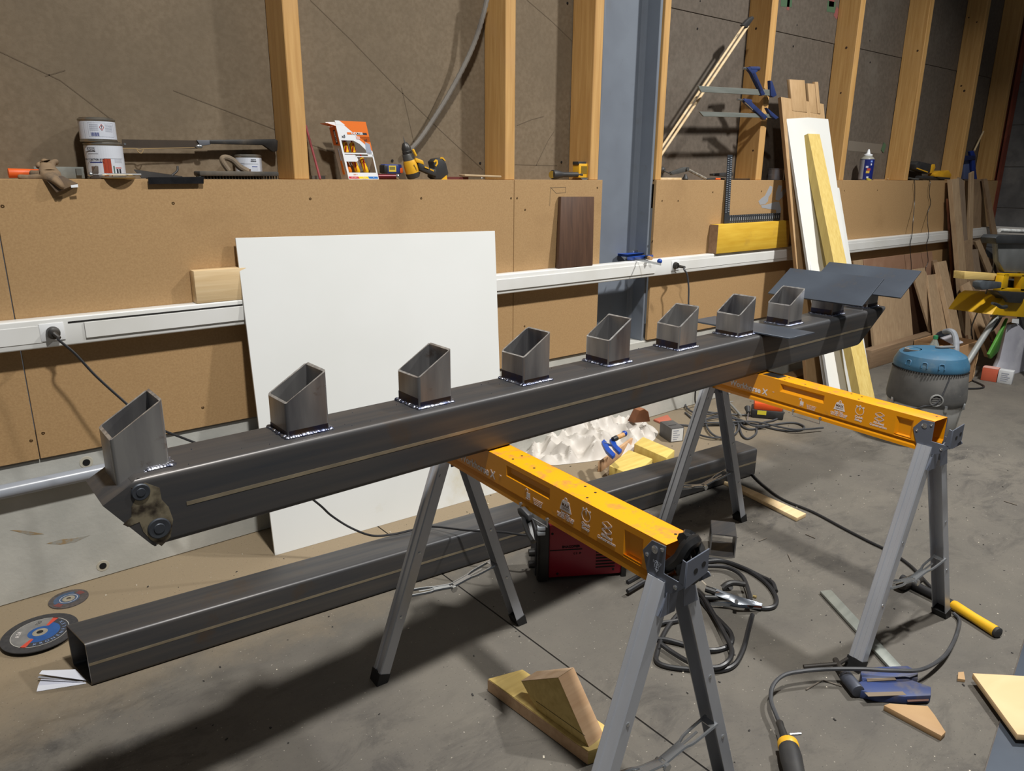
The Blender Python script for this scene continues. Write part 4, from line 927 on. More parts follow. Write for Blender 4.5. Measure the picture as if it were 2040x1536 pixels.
# grey corrugated conduit hanging in a curve
hm = mat('corrugated_grey', (116, 110, 102), (104, 98, 92), rough=.55, scale=10)
pts = [wl(x, y, Y) for x, y, Y in ((974, -20, 3.0), (962, 32, 3.01), (945, 85, 3.03), (920, 140, 3.05), (890, 195, 3.065), (862, 240, 3.075), (836, 278, 3.08), (812, 305, 3.085))]
q = MB().tube(pts, .0125, n=10, sub=10)
n_ = 10; rings = len(q.v)//n_
for i in range(rings):
    if i % 2:
        c = sum(q.v[i*n_:(i+1)*n_], V())/n_
        for j in range(n_): q.v[i*n_+j] = c+(q.v[i*n_+j]-c)*.86
one('corrugated_conduit', q, hm, 'grey corrugated conduit curving down the upper boards to the drill', 'conduit')
# broom sticks
stick = wood('pale_stick', (222, 200, 164), (204, 176, 132), (1, 1, 1), 30)
o = thing('handle_pair', 'pair of pale wooden sticks leaning diagonally with a black metal tip', 'sticks', wl(1318, 300, 2.98))
for dx, nm in ((0, 0), (7, 1)):
    A, B2 = wl(1312+dx*.6, 303+dx, 2.975+.012*nm), wl(1483+dx, 49+dx*.4, 2.935-.0*nm)
    build('stick', MB().cyl(A, B2, .0075 if nm == 0 else .0085, n=12), stick, o)
A, B2 = wl(1481, 56, 2.928), wl(1499, 34, 2.928)
build('black_tip', MB().prism([wl(1480, 50, 2.926), wl(1489, 56, 2.926), wl(1503, 36, 2.926), wl(1500, 32, 2.926), wl(1491, 38, 2.926)], (0, .024, 0)), dk, o, bev=.002)
p = wl(1470, 70, 2.925); text('lettering', 'TIMBER', .011, frm(WM[o.name].inverted() @ p, wl(1480, 55, 2.92)-wl(1460, 85, 2.92), V((-.6, 0, .4))), dk, o, ext=.0001)
# ================================================================ WALL MIDDLE: boards, clamps, plugs
pine = wood('pale_pine', (222, 196, 154), (204, 174, 128), X_); pine_end = wood('pine_end', (206, 172, 124), (190, 152, 104), (14, 14, 14), 3)
ply = wood('paulownia', (182, 150, 110), (166, 132, 92), Z_); plyx = wood('oak_offcut', (176, 144, 104), (158, 124, 86), (3, 3, 1), 2)
walnut = wood('walnut', (92, 66, 50), (70, 50, 39), Z_, rough=.55)
form = mat('formwork_yellow', (218, 178, 62), (204, 160, 46), rough=.55, scale=2, stretch=(2, 20, 20), lo=.35, hi=.65, c3=(190, 150, 60), s3=5, lo3=.6, hi3=.8)
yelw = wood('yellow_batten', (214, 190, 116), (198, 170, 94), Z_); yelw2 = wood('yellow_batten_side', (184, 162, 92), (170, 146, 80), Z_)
wht = mat('melamine_white', (224, 224, 220), (216, 216, 211), rough=.4, scale=2)
# big white board
A, B2 = fl(548, 1107), fl(984, 983); t_ = (B2-A).normalized(); upv = V((0, .166, 1.02)).normalized(); nrm = t_.cross(upv).normalized()
TLc, TRc, BRc = pl(469, 474, A, nrm), pl(986, 460, A, nrm), pl(1004, 977, A, nrm)
BRc = A+t_*((BRc-A).dot(t_))
wbm_ = mat('white_board', (222, 223, 221), (217, 218, 215), rough=.38, scale=1.6, c3=(198, 188, 158), s3=1.7, lo3=.60, hi3=.80)
bx_ = thing('white_board', 'large white melamine board leaning against the wall trunking behind the beam', 'board', A)
build('panel', MB().prism([A, BRc, TRc, TLc], -nrm*.010 if nrm.y < 0 else nrm*.010), wbm_, bx_, bev=.0008, seg=1)
# timber offcut on the trunking behind it
o = thing('timber_offcut', 'pale pine offcut lying on the trunking behind the white board', 'timber', wl(430, 595, 2.868))
a, b_ = wl(393, 600, 2.862), wl(395, 540, 2.862)
build('block', MB().box((a.x, 2.868, 1.0215), (a.x+.42, 2.917, b_.z)), pine, o, bev=.002)
# walnut panel
o = one('walnut_panel', MB().prism([V((wl(1112, 530, 2.872).x, 2.868, 1.0215)), V((wl(1180, 520, 2.872).x, 2.868, 1.0215)), V((wl(1184, 392, 2.895).x, 2.895, wl(1184, 392, 2.895).z)), V((wl(1118, 392, 2.895).x, 2.895, wl(1118, 392, 2.895).z))], (0, .022, 0)), walnut, 'dark walnut panel standing on the trunking beside the steel column', 'panel', bev=.001)
# yellow beam offcut with the framing square on it
a, b_ = wl(1427, 504, 2.852), wl(1576, 440, 2.852)
o = thing('formwork_beam', 'yellow formwork timber lying on the trunking right of the column', 'timber', V((a.x, 2.852, 1.0215)))
build('board', MB().box((a.x, 2.852, 1.0215), (b_.x, 2.916, b_.z+.002)), form, o, bev=.002)
build('end_grain', MB().box((a.x-.0012, 2.8525, 1.022), (a.x-.0002, 2.9155, b_.z+.0015)), mat('end_grain', (150, 122, 96), (134, 106, 82), rough=.8, scale=40), o)
zb_ = b_.z+.0028
sqm = mat('black_square', (38, 42, 48), (46, 50, 56), rough=.5, scale=20); tick = mat('square_print', (150, 156, 164), rough=.5)
sq = thing('framing_square', 'black steel framing square standing on the yellow timber against the wall', 'square', V((wl(1443, 444, 2.90).x, 2.9, zb_)))
x0 = wl(1443, 444, 2.895).x; x1 = wl(1452.5, 444, 2.895).x; x2 = wl(1555, 430, 2.895).x; zt_ = wl(1448, 308, 2.91).z
y_ = lambda z: 2.895+.018*(z-zb_)/(zt_-zb_)
build('tongue', MB().prism([(x0, y_(zb_), zb_), (x1, y_(zb_), zb_), (x1, y_(zt_), zt_), (x0, y_(zt_), zt_)], (0, .003, 0)), sqm, sq)
zq = wl(1555, 424, 2.895).z
build('blade', MB().prism([(x1, y_(zb_), zb_), (x2, y_(zb_), zb_), (x2, y_(zq), zq), (x1, y_(zq), zq)], (0, .003, 0)), sqm, sq)
tkq = MB()
n_ = 26
for i in range(n_):
    z = zb_+.07+(zt_-zb_-.08)*i/n_; w_ = x1-x0
    tkq.obox((x0+w_*.08, y_(z)-.0004, z), (w_*.3, 0, 0), (0, .0003, 0), (0, 0, .003)); tkq.obox((x0+w_*.62, y_(z)-.0004, z+.004), (w_*.3, 0, 0), (0, .0003, 0), (0, 0, .004))
for i in range(24):
    x = x1+.008+(x2-x1-.012)*i/24; h_ = zq-zb_
    tkq.obox((x, y_(zb_)-.0004, zb_+h_*.3), (.006, 0, 0), (0, .0003, 0), (0, 0, h_*.4)); tkq.obox((x, y_(zq)-.0006, zq-h_*.16), (.002, 0, 0), (0, .0003, 0), (0, 0, h_*.13)); tkq.obox((x, y_(zb_)-.0004, zb_+h_*.04), (.002, 0, 0), (0, .0003, 0), (0, 0, h_*.13))
build('scale_marks', tkq, tick, sq, kind='stuff')

blu = mat('clamp_blue', (26, 74, 168), (20, 62, 148), rough=.4, scale=14); hw_ = wood('handle_wood', (206, 162, 112), (188, 142, 92), (12, 12, 12), 3)
def bar_clamp(name, label, bar0, bar1, bw, bt, jaws, handle):
    o = thing(name, label, 'clamp', V(bar0))
    return o
# small blue clamp on the trunking
oc = thing('bar_clamp', 'small blue bar clamp with wooden handle lying on the trunking beside the column', 'clamp', fl(1270, 512, 1.03))
q = lambda x, y, z=1.034: fl(x, y, z)
build('bar', MB().obox(q(1258, 517, 1.024), q(1317, 529, 1.024)-q(1258, 517, 1.024), V((.0, .007, .0)), V((0, 0, .012))), bolt, oc)
build('fixed_jaw', MB().loft([[q(1230, 505, 1.05), q(1230, 510, 1.03), q(1250, 512, 1.03), q(1250, 507, 1.05)], [q(1262, 503, 1.052), q(1262, 508, 1.034), q(1284, 508, 1.034), q(1284, 503.5, 1.052)]]), blu, oc, bev=.003)
build('sliding_jaw', MB().loft([[q(1249, 512, 1.045), q(1249, 518, 1.026), q(1260, 518, 1.026), q(1260, 512, 1.045)], [q(1275, 509, 1.046), q(1275, 515, 1.026), q(1302, 513, 1.026), q(1302, 507, 1.046)]]), blu, oc, bev=.003)
build('pad', MB().obox(q(1261, 502.5, 1.052), q(1271, 502, 1.052)-q(1261, 502.5, 1.052), (0, .012, 0), (0, 0, .012)), bolt, oc, bev=.001)
hA, hB = q(1284, 511, 1.036), q(1314, 520, 1.036)
build('collar', MB().cyl(q(1281, 510, 1.036), q(1291, 513.5, 1.036), .0105, n=12), bk, oc)
build('handle', MB().lathe(q(1291, 513, 1.036), hB-hA, [(.009, 0), (.0115, .012), (.0105, .03), (.0105, .05)], n=14), hw_, oc)
build('handle_end', MB().ball(q(1314, 520.5, 1.034), .0145, 14, 10), blu, oc)

# plugs and their leads
cab = mat('black_cable', (30, 30, 32), (38, 38, 40), rough=.4, scale=20); cab2 = mat('grey_cable', (66, 67, 70), (56, 57, 60), rough=.5, scale=20)
o = thing('power_lead', 'black power lead from the left socket passing behind the beam to the welder', 'lead', wl(104, 661, TY))
p = wl(106, 663, TY-.01)
build('plug', MB().lathe(p+V((0, .005, 0)), (0, -1, 0), [(.021, 0), (.0215, .006), (.019, .022), (.013, .026), (.001, .026)], n=20).cyl(p+V((0, -.018, .0)), p+V((.012, -.034, -.014)), .009, .006, n=10), bk, o)
pts = [p+V((.009, -.03, -.011)), wl(118, 678, 2.805), wl(150, 705, 2.79), wl(190, 748, 2.77), wl(245, 798, 2.74), wl(300, 845, 2.70), wl(368, 874, 2.64), wl(450, 905, 2.56), wl(560, 950, 2.48), fl(632, 1002, .30), fl(660, 1027, .235), fl(700, 1052, .18), fl(742, 1067, .16), fl(785, 1064, .160), fl(825, 1055, .162), fl(862, 1049, .165), fl(937, 1057, .19), fl(1000, 1060, .2), fl(1047, 1066, .2), fl(1063, 1060, .2)]
build('cable', MB().tube(pts, .0045, n=8, sub=8), cab, o)
o = thing('extension_lead', 'dark lead from the right socket dropping behind the stubs to a coil on the floor', 'lead', wl(1345, 529, TY))
p = wl(1346, 529, TY-.01)
build('plug', MB().lathe(p+V((0, .005, 0)), (0, -1, 0), [(.021, 0), (.0215, .006), (.017, .02), (.001, .021)], n=18).cyl(p+V((.002, -.016, -.002)), p+V((.05, -.03, -.012)), .010, .008, n=10), bk, o)
far_c = [p+V((.048, -.03, -.012)), wl(1363, 537, 2.80), wl(1369, 548, 2.79), wl(1372, 575, 2.78), wl(1372, 610, 2.77), wl(1378, 650, 2.76), wl(1386, 670, 2.76), wl(1392, 720, 2.78), fl(1385, 785, .12), fl(1387, 806, .02), fl(1400, 818, .01), fl(1440, 824, .01), fl(1500, 827, .01), fl(1540, 826, .01)]
build('cable', MB().tube(far_c, .0055, n=8, sub=8), cab2, o)

# clamps hung on the fourth stud
bnav = mat('clamp_navy', (44, 58, 104), (36, 48, 88), rough=.45, scale=14, c3=(60, 64, 84), s3=20, lo3=.6, hi3=.75)
galv = mat('clamp_bar', (150, 154, 148), (136, 140, 134), rough=.4, metal=.5, scale=6, stretch=(1, 8, 8))
def hung(label, y0, yb, pts_arm, pts_jaw, tipx, low):
    Yc = 2.895
    o = thing('f_clamp', label, 'clamp', wl(1480, y0, Yc), group='clamps hung on the stud')
    build('bar', MB().prism([wl(x, y, Yc) for x, y in yb], (0, .009, 0)), galv, o, bev=.001, seg=1)
    build('sliding_arm', MB().prism([wl(x, y, Yc-.008) for x, y in pts_arm], (0, .024, 0)), bnav, o, bev=.003)
    build('fixed_jaw', MB().prism([wl(x, y, Yc-.008) for x, y in pts_jaw], (0, .024, 0)), bnav, o, bev=.003)
    return o, Yc
o, Yc = hung('upper navy F-clamp gripping the stud near the leaning sticks', 180, [(1391, 171), (1540, 179), (1541, 191), (1397, 183.5)],
     [(1488, 134), (1508, 133), (1510, 142), (1506, 145), (1525, 188), (1518, 191), (1512, 175), (1498, 146)], [(1535, 160), (1539, 162), (1548, 190), (1541, 194), (1536, 191)], 0, 0)
p = wl(1494, 136.5, Yc+.004)
build('screw_boss', MB().cyl(wl(1493, 137, Yc+.004), wl(1511, 137, Yc+.004), .0135, n=14), bnav, o); build('spindle', MB().cyl(wl(1480, 136, Yc+.004), wl(1493, 137, Yc+.004), .008, n=10), bolt, o)
build('arm_rib', MB().prism([wl(x, y, Yc-.0095) for x, y in ((1500, 146), (1503, 146), (1519, 180), (1516, 182))], (0, .002, 0)), mat('clamp_navy_dark', (30, 38, 70), rough=.5), o)
o, Yc = hung('lower navy F-clamp gripping the stud under the upper one', 228, [(1393, 222), (1540, 227), (1543, 235), (1402, 232)],
     [(1480, 198), (1495, 198), (1500, 205), (1530, 233), (1524, 239), (1508, 224), (1488, 206)], [(1528, 214), (1535, 220), (1552, 234), (1546, 238), (1536, 230)], 0, 0)
build('screw_boss', MB().cyl(wl(1481, 200, Yc+.004), wl(1495, 202, Yc+.004), .012, n=14), bnav, o); build('spindle', MB().cyl(wl(1469, 198, Yc+.004), wl(1481, 200, Yc+.004), .007, n=10), bolt, o)
build('lever', MB().tube([wl(1484, 205, Yc-.012), wl(1492, 212, Yc-.016), wl(1499, 219, Yc-.014)], .004, n=8), mat('rod_brown', (120, 104, 84), rough=.6), o)

# things on the ledge right of the column
o = thing('hinged_bracket', 'grey folding bracket with a speckled arm lying on the ledge right of the column', 'bracket', wl(1370, 345, 2.97))
build('arm', MB().prism([wl(x, y, 2.965) for x, y in ((1336, 343), (1364, 333), (1370, 333), (1372, 341), (1340, 349))], (0, .02, 0)), mat('bracket_dark', (86, 86, 84), (72, 72, 71), rough=.55, metal=.3, scale=12), o, bev=.002)
build('arm', MB().tube([wl(1371, 338, 2.97), wl(1388, 347, 2.96), wl(1406, 356, 2.95)], .009, n=8), mat('speckled', (150, 142, 128), (104, 98, 90), rough=.7, scale=50), o)
build('pivot', MB().cyl(wl(1371, 337, 2.955), wl(1371, 337, 2.955)+V((0, .03, 0)), .012, n=14), mat('bracket_dark', (86, 86, 84)), o)
build('arm', MB().tube([wl(1322, 340, 2.98), wl(1337, 347, 2.97)], .004, n=6, sub=1), dk, o)
one('round_stopper', MB().ball(wl(1319, 339, 3.0), .020, 12, 8).cyl(wl(1319, 339, 3.0), V((wl(1319, 339, 3.0).x, 3.0, LZ+.001)), .009, n=8), dk, 'black round stopper at the foot of the leaning sticks', 'stopper')
a = wl(1314, 352, 2.95); b_ = wl(1358, 355, 2.95)
one('timber_scrap', MB().box((a.x, 2.95, LZ+.001), (b_.x, 2.99, LZ+.014)), stick, 'short pale slat lying on the ledge right beside the column', 'slat', bev=.001)
one('cutter_head', MB().lathe(V((wl(1367, 350, 2.95).x, 2.955, LZ+.0005)), (0, 0, 1), [(.016, 0), (.018, .008), (.012, .02), (.006, .034)], n=12), dk, 'small black router bit standing next to the pale slat', 'bit')
o = thing('utility_knife', 'black and orange utility knife lying below the framing square', 'knife', wl(1425, 352, 2.96))
a, b_ = V((wl(1408, 355, 2.95).x, 2.95, LZ+.006)), V((wl(1443, 356, 2.95).x, 2.95, LZ+.006))
build('handle', MB().tube([a, a.lerp(b_, .5)+V((0, 0, .004)), b_], .0055, n=8), dk, o); build('orange_grip', MB().cyl(a.lerp(b_, .45)+V((0, -.004, .002)), a.lerp(b_, .72)+V((0, -.004, .001)), .0055, n=8), mat('orange_plastic', (226, 96, 32)), o)
o = thing('clamp_jaw_tool', 'black sash clamp end lying on the ledge behind the framing square', 'clamp', wl(1440, 345, 3.0))
build('body', MB().prism([wl(x, y, 2.99) for x, y in ((1421, 346), (1460, 343), (1461, 350), (1450, 353), (1421, 350))], (0, .03, 0)), dk, o, bev=.002)
build('bar', MB().box((wl(1450, 355, 2.98).x, 2.98, LZ+.004), (wl(1494, 355, 2.98).x, 3.0, LZ+.010)), mat('dark_blade', (58, 56, 54)), o)
tc_ = V((wl(1545, 357, 3.02).x, 3.02, LZ)); r_ = 32*mpp(tc_)/2
o = thing('silver_tin', 'plain silver tin standing on the ledge behind the leaning boards', 'tin', tc_)
build('tin_body', MB().lathe(tc_+V((0, 0, .0003)), (0, 0, 1), [(r_*.97, 0), (r_, .003), (r_*.96, .006), (r_*.96, .07), (r_, .073), (r_, .078), (r_*.9, .078), (r_*.88, .074), (.001, .074)], n=30), mat('silver_tin', (176, 178, 186), (150, 152, 160), rough=.3, metal=.7, scale=6), o)
build('label_line', arc(MB(), tc_, r_*.965, face_angle(tc_)-1.2, face_angle(tc_)+1.2, LZ+.034, LZ+.036, 12), ink_g, o)
# glue bottle and tape
bc = V((wl(1723, 357, 3.0).x, 3.0, LZ)); rb = 26*mpp(bc)/2; hb_ = 57*mpp(bc)
o = thing('glue_bottle', 'blue glue bottle with a white nozzle standing on the ledge', 'bottle', bc)
build('body', MB().lathe(bc+V((0, 0, .0003)), (0, 0, 1), [(rb*.95, 0), (rb, .004), (rb, hb_*.70), (rb*.9, hb_*.74), (rb*.62, hb_*.80), (rb*.5, hb_*.82)], n=26), mat('bottle_grey', (150, 148, 138), rough=.35), o)
build('label', arc(MB(), bc, rb, -math.pi, math.pi, LZ+.006, LZ+hb_*.70, 32), mat('glue_blue', (22, 36, 110), (18, 30, 96), rough=.4, scale=5), o)
fa__ = face_angle(bc)
build('label_back', arc(MB(), bc, rb+.0004, fa__-1.3, fa__-.35, LZ+.010, LZ+hb_*.68, 8), mat('glue_back', (150, 152, 160), rough=.5), o)
for u0, u1, v0, v1, m_ in ((.1, .6, .33, .40, ink_r), (.0, .5, .24, .32, mat('glue_gold', (190, 160, 60))), (-.1, .25, .42, .48, lab_w), (.55, .75, .5, .56, lab_w), (.15, .45, .08, .13, lab_w), (.5, .8, .6, .66, mat('glue_pale', (120, 150, 220)))):
    build('label_print', arc(MB(), bc, rb+.0008, fa__+u0, fa__+u1, LZ+hb_*v0, LZ+hb_*v1, 6), m_, o)
for k in range(8): build('label_print', arc(MB(), bc, rb+.0008, fa__-1.2, fa__-.45, LZ+hb_*(.15+.06*k), LZ+hb_*(.165+.06*k), 4), ink_g, o)
build('nozzle', MB().lathe(bc+V((0, 0, hb_*.815)), (0, 0, 1), [(rb*.62, 0), (rb*.62, hb_*.05), (rb*.3, hb_*.07), (rb*.22, hb_*.14), (rb*.12, hb_*.22)], n=18), mat('nozzle_white', (232, 234, 238), rough=.35), o)
tp_ = V((wl(1731, 356, 2.945).x, 2.945, LZ+.007))
one('tape_roll', MB().lathe(tp_, (0, -.35, 1), [(.012, -.005), (.0205, -.005), (.0205, .005), (.012, .005), (.012, -.005)], n=24, cap=False), mat('yellow_tape', (196, 186, 70), (180, 168, 60), rough=.5, scale=8), 'small yellow tape roll lying in front of the glue bottle', 'tape')
one('chisel', MB().box((wl(1742, 356, 2.95).x, 2.95, LZ+.001), (wl(1764, 356, 2.95).x, 2.962, LZ+.010)).ball(V((wl(1770, 355, 2.95).x, 2.955, LZ+.009)), .008, 8, 6), plyx, 'short wooden-handled tool lying right of the tape roll', 'tool')
# second drill on the far ledge with its hanging leads
o = thing('yellow_driver', 'yellow and black power tool lying on the far ledge above hanging leads', 'power tool', wl(1850, 350, 3.0))
build('battery', MB().prism([wl(x, y, 2.98) for x, y in ((1825, 327), (1831, 321), (1857, 327), (1856, 343), (1848, 346), (1825, 338))], (0, .07, 0)), dk, o, bev=.005)
build('battery_end', MB().prism([wl(x, y, 2.978) for x, y in ((1856, 328), (1863, 327), (1864, 334), (1858, 345), (1853, 345))], (0, .074, 0)), dy, o, bev=.004)
build('yellow_stripe', MB().prism([wl(x, y, 2.977) for x, y in ((1827, 334), (1849, 342), (1848, 344), (1826, 336))], (0, .002, 0)), dy, o)
build('grip', MB().tube([V((wl(1830, 350, 2.98).x, 2.99, LZ+.024)), V((wl(1850, 351, 2.98).x, 2.985, LZ+.022)), V((wl(1880, 353, 2.98).x, 2.98, LZ+.019))], .018, n=10), dk, o)
build('housing', MB().prism([wl(x, y, 2.96) for x, y in ((1862, 347), (1874, 340), (1881, 343), (1890, 339), (1896, 348), (1894, 355), (1862, 352))], (0, .06, 0)), dy, o, bev=.004)
build('shoe', MB().prism([wl(x, y, 2.955) for x, y in ((1866, 352), (1894, 354), (1893, 357.5), (1876, 357.5))], (0, .07, 0)), dk, o, bev=.002)
one('steel_bracket', MB().tube([V((wl(1812, 345, 3.0).x, 3.0, LZ+.02)), V((wl(1822, 350, 2.98).x, 2.98, LZ+.012)), V((wl(1828, 353, 2.97).x, 2.96, LZ+.009))], .008, n=6), mat('bracket_dark', (86, 86, 84)), 'bent grey fitting lying left of the far yellow power tool', 'fitting')
for nm, pts_, lb, r in (('l', [(1820, 357.5), (1822, 362), (1822, 400), (1819, 440), (1817, 465), (1813, 492), (1815, 520), (1815, 540), (1813, 552)], 'left one of the two thin leads hanging from the far ledge', .0028),
                     ('r', [(1850, 357.5), (1853, 362), (1851, 385), (1854, 405), (1848, 425), (1848, 445), (1850, 470), (1846, 490), (1849, 520), (1844, 535), (1845, 560), (1844, 575)], 'right one of the two thin leads hanging from the far ledge with a plug', .0028)):
    o = thing('hanging_lead', lb, 'lead', wl(pts_[0][0], 358, 2.9))
    P_ = [V((wl(pts_[0][0], 357.5, 2.96).x, 2.97, LZ+.004))]+[wl(x, y, 2.905 if y < 440 else 2.852) for x, y in pts_[1:]]
    build('cable', MB().tube(P_, r, n=6), cab, o)
    if nm == 'r': build('plug', MB().prism([wl(x, y, 2.85) for x, y in ((1842.5, 575), (1846, 575), (1850.5, 588), (1849, 592), (1846, 590))], (0, .012, 0)), bk, o, bev=.002)
o = thing('dustpan_brush', 'blue dustpan and brush hanging in the last stud bay', 'dustpan', wl(1935, 340, 3.0))
dbl = mat('brush_blue', (28, 56, 140), (20, 44, 116), rough=.5, scale=9)
build('pan', MB().prism([wl(x, y, 2.99) for x, y in ((1921, 318), (1936, 316), (1941, 335), (1938, 357), (1920, 357))], (0, .03, 0)), mat('pan_blue', (84, 96, 132), (72, 84, 120), rough=.5, scale=8), o, bev=.003)
build('brush_back', MB().prism([wl(x, y, 2.965) for x, y in ((1933, 302), (1940, 300), (1944, 311), (1943, 325), (1947, 357), (1942, 357), (1937, 338), (1936, 316))], (0, .025, 0)), dbl, o, bev=.003)
build('brush_head', MB().prism([wl(x, y, 2.96) for x, y in ((1923, 310), (1943, 310), (1944, 318), (1922, 320))], (0, .03, 0)), mat('brush_navy', (16, 28, 70), rough=.7), o, bev=.002)
build('stick', MB().cyl(wl(1941, 300, 2.985), wl(1959, 262, 3.04), .008, n=8), stick, o)
# ================================================================ ON THE FLOOR
# welding inverter under the near trestle
A, B2 = fl(1092, 1158), fl(1243, 1148)
wx = (B2-A); wx.z = 0; WL = wx.length; wx.normalize(); wy = V((-wx.y, wx.x, 0))
wo = thing('welder', 'red and black welding inverter standing on the floor below the near trestle', 'welder', A)
wred = mat('welder_red', (150, 22, 44), (134, 18, 38), rough=.4, scale=4)
WH, WD = .235, .13
P_ = lambda u, d, z: A+wx*u+wy*d+V((0, 0, z))
build('casing', MB().obox(P_(0, 0, .012), wx*(WL-.012), wy*WD, V((0, 0, WH-.012))), wred, wo, bev=.008)
build('front_frame', MB().obox(P_(-.045, -.008, .0), wx*.047, wy*(WD+.016), V((0, 0, WH+.006))), bk, wo, bev=.012, seg=3)
build('rear_frame', MB().obox(P_(WL-.014, -.005, .0), wx*.022, wy*(WD+.010), V((0, 0, WH+.004))), bk, wo, bev=.005)
build('front_panel', MB().obox(P_(-.050, .012, .02), wx*.006, wy*(WD-.024), V((0, 0, WH-.04))), mat('panel_grey', (58, 58, 62), rough=.5), wo, bev=.002)
for z in (.06, .11): build('cable_socket', MB().cyl(P_(-.05, .03, z), P_(-.072, .03, z), .016, .014, n=14), bk, wo)
for z in (WH-.028, WH-.008): build('corner_guard', MB().obox(P_(-.046, -.0095, z-.008), wx*.030, wy*.02, V((0, 0, .016))), mat('guard_white', (200, 206, 214), rough=.4), wo, bev=.003)
build('handle', MB().tube([P_(.0, WD*.5, WH), P_(-.01, WD*.5, WH+.04), P_(.05, WD*.5, WH+.055), P_(WL-.06, WD*.5, WH+.055), P_(WL-.01, WD*.5, WH+.04), P_(WL-.02, WD*.5, WH)], .011, n=10), bk, wo)
vb = MB()
for k in range(9): vb.obox(P_(WL-.115, -.0012, .045+.013*k), wx*.075, wy*.0012, V((0, 0, .005)))
build('vent_slot', vb, dark, wo, kind='stuff')
build('stripe', MB().obox(P_(.004, -.0012, .128), wx*.125, wy*.001, V((0, 0, .004))), dark, wo)
Wi = WM[wo.name].inverted()
text('lettering', 'ENACOPIER', .013, frm(Wi @ P_(.085, -.0016, .142), wx, (0, 0, 1)), dark, wo, bold=.0004)
text('lettering', 'C E  IP', .011, frm(Wi @ P_(.11, -.0016, .112), wx, (0, 0, 1)), dark, wo)
for u, z in ((.012, .20), (.035, .03), (WL-.045, .035)): build('screw', MB().lathe(P_(u, -.0005, z), -wy, [(.005, 0), (.004, .002), (.001, .0025)], n=10), dark, wo)

# short tube offcut
q4 = [fl(1413, 1106), fl(1464, 1112)]
tA = q4[0]; tx = (q4[1]-q4[0]); tx.z = 0; TW = tx.length; tx.normalize(); ty = V((-tx.y, tx.x, 0))
to = thing('tube_offcut', 'short offcut of square steel tube standing open-ended on the floor', 'tube', tA)
sc_ = rounded(TW, TW*.98, .006, 3); si_ = rounded(TW-.01, TW*.98-.01, .002, 3)
pp = lambda d, w_, z: tA+tx*w_+ty*d+V((0, 0, z))
build('tube', MB().hollow([pp(0, a, z) for a, z in sc_], [pp(.125, a, z) for a, z in sc_], [pp(0, a+.005, z+.005) for a, z in si_], [pp(.125, a+.005, z+.005) for a, z in si_]), scale_m, to, smooth=40)
build('cut_edge', MB().hollow([pp(-.0006, a, z) for a, z in sc_], [pp(-.0001, a, z) for a, z in sc_], [pp(-.0006, a+.005, z+.005) for a, z in si_], [pp(-.0001, a+.005, z+.005) for a, z in si_]), bright, to)

# welding leads with earth clamp and electrode holder
wl_ = thing('welding_leads', 'black welding leads coiled on the floor with a chrome earth clamp', 'leads', fl(1440, 1200))
f = lambda pts, z=.010: [fl(x, y, z+zz3) for (x, y), zz3 in zip(pts, [.0]*len(pts))]
loops = [
 [(1250, 1160), (1310, 1128), (1370, 1114), (1420, 1114), (1462, 1124), (1500, 1142), (1530, 1165), (1546, 1190), (1543, 1207), (1524, 1212), (1500, 1207), (1470, 1195), (1440, 1190), (1400, 1193), (1372, 1205), (1345, 1230), (1325, 1258), (1312, 1290), (1308, 1316), (1330, 1328), (1380, 1334), (1430, 1336), (1462, 1325), (1480, 1295), (1492, 1250), (1499, 1225)],
 [(1250, 1178), (1300, 1150), (1360, 1131), (1425, 1128), (1456, 1133), (1480, 1150), (1492, 1180), (1497, 1208)],
 [(1384, 1175), (1398, 1195), (1412, 1215), (1440, 1243), (1456, 1262), (1457, 1280), (1440, 1292), (1410, 1295), (1370, 1286), (1330, 1275), (1300, 1270), (1310, 1245), (1352, 1236), (1380, 1222)],
 [(1377, 1168), (1400, 1188), (1424, 1228), (1446, 1268), (1458, 1296), (1450, 1318), (1425, 1330), (1380, 1322), (1340, 1300), (1318, 1284)],
 [(1546, 1178), (1538, 1160), (1515, 1148), (1478, 1130), (1440, 1118), (1400, 1120), (1350, 1130)]]
for i, lp in enumerate(loops):
    build('cable', MB().tube([fl(x, y, .0085+.014*(i in (1, 3))+.004*(k % 2)*(i > 1)) for k, (x, y) in enumerate(lp)], .0082, n=8, sub=6), cab, wl_)
chrome = mat('chrome', (190, 194, 200), (150, 156, 166), rough=.16, metal=.95, scale=9)
zc = .045
cA, cB, cC = fl(1410, 1170, .05), fl(1478, 1195, .045), fl(1520, 1207, .04)
build('clamp_arm', MB().loft([[fl(1408, 1168, .06), fl(1408, 1180, .036), fl(1420, 1184, .036), fl(1420, 1170, .062)], [fl(1448, 1181, .05), fl(1446, 1194, .04), fl(1470, 1204, .04), fl(1472, 1188, .052)], [fl(1500, 1199, .042), fl(1498, 1206, .034), fl(1518, 1208, .030), fl(1519, 1202, .036)]]), chrome, wl_, bev=.002)
build('clamp_arm', MB().loft([[fl(1414, 1200, .026), fl(1417, 1206, .012), fl(1430, 1207, .012), fl(1430, 1199, .028)], [fl(1452, 1197, .03), fl(1450, 1208, .014), fl(1476, 1211, .014), fl(1476, 1199, .03)], [fl(1496, 1206, .02), fl(1496, 1213, .010), fl(1516, 1214, .008), fl(1517, 1209, .018)]]), chrome, wl_, bev=.002)
build('arm_sleeve', MB().tube([fl(1406, 1173, .050), fl(1426, 1180, .047)], .0125, n=10), bk, wl_); build('arm_sleeve', MB().tube([fl(1404, 1190, .026), fl(1448, 1191, .03)], .010, n=10), bk, wl_)
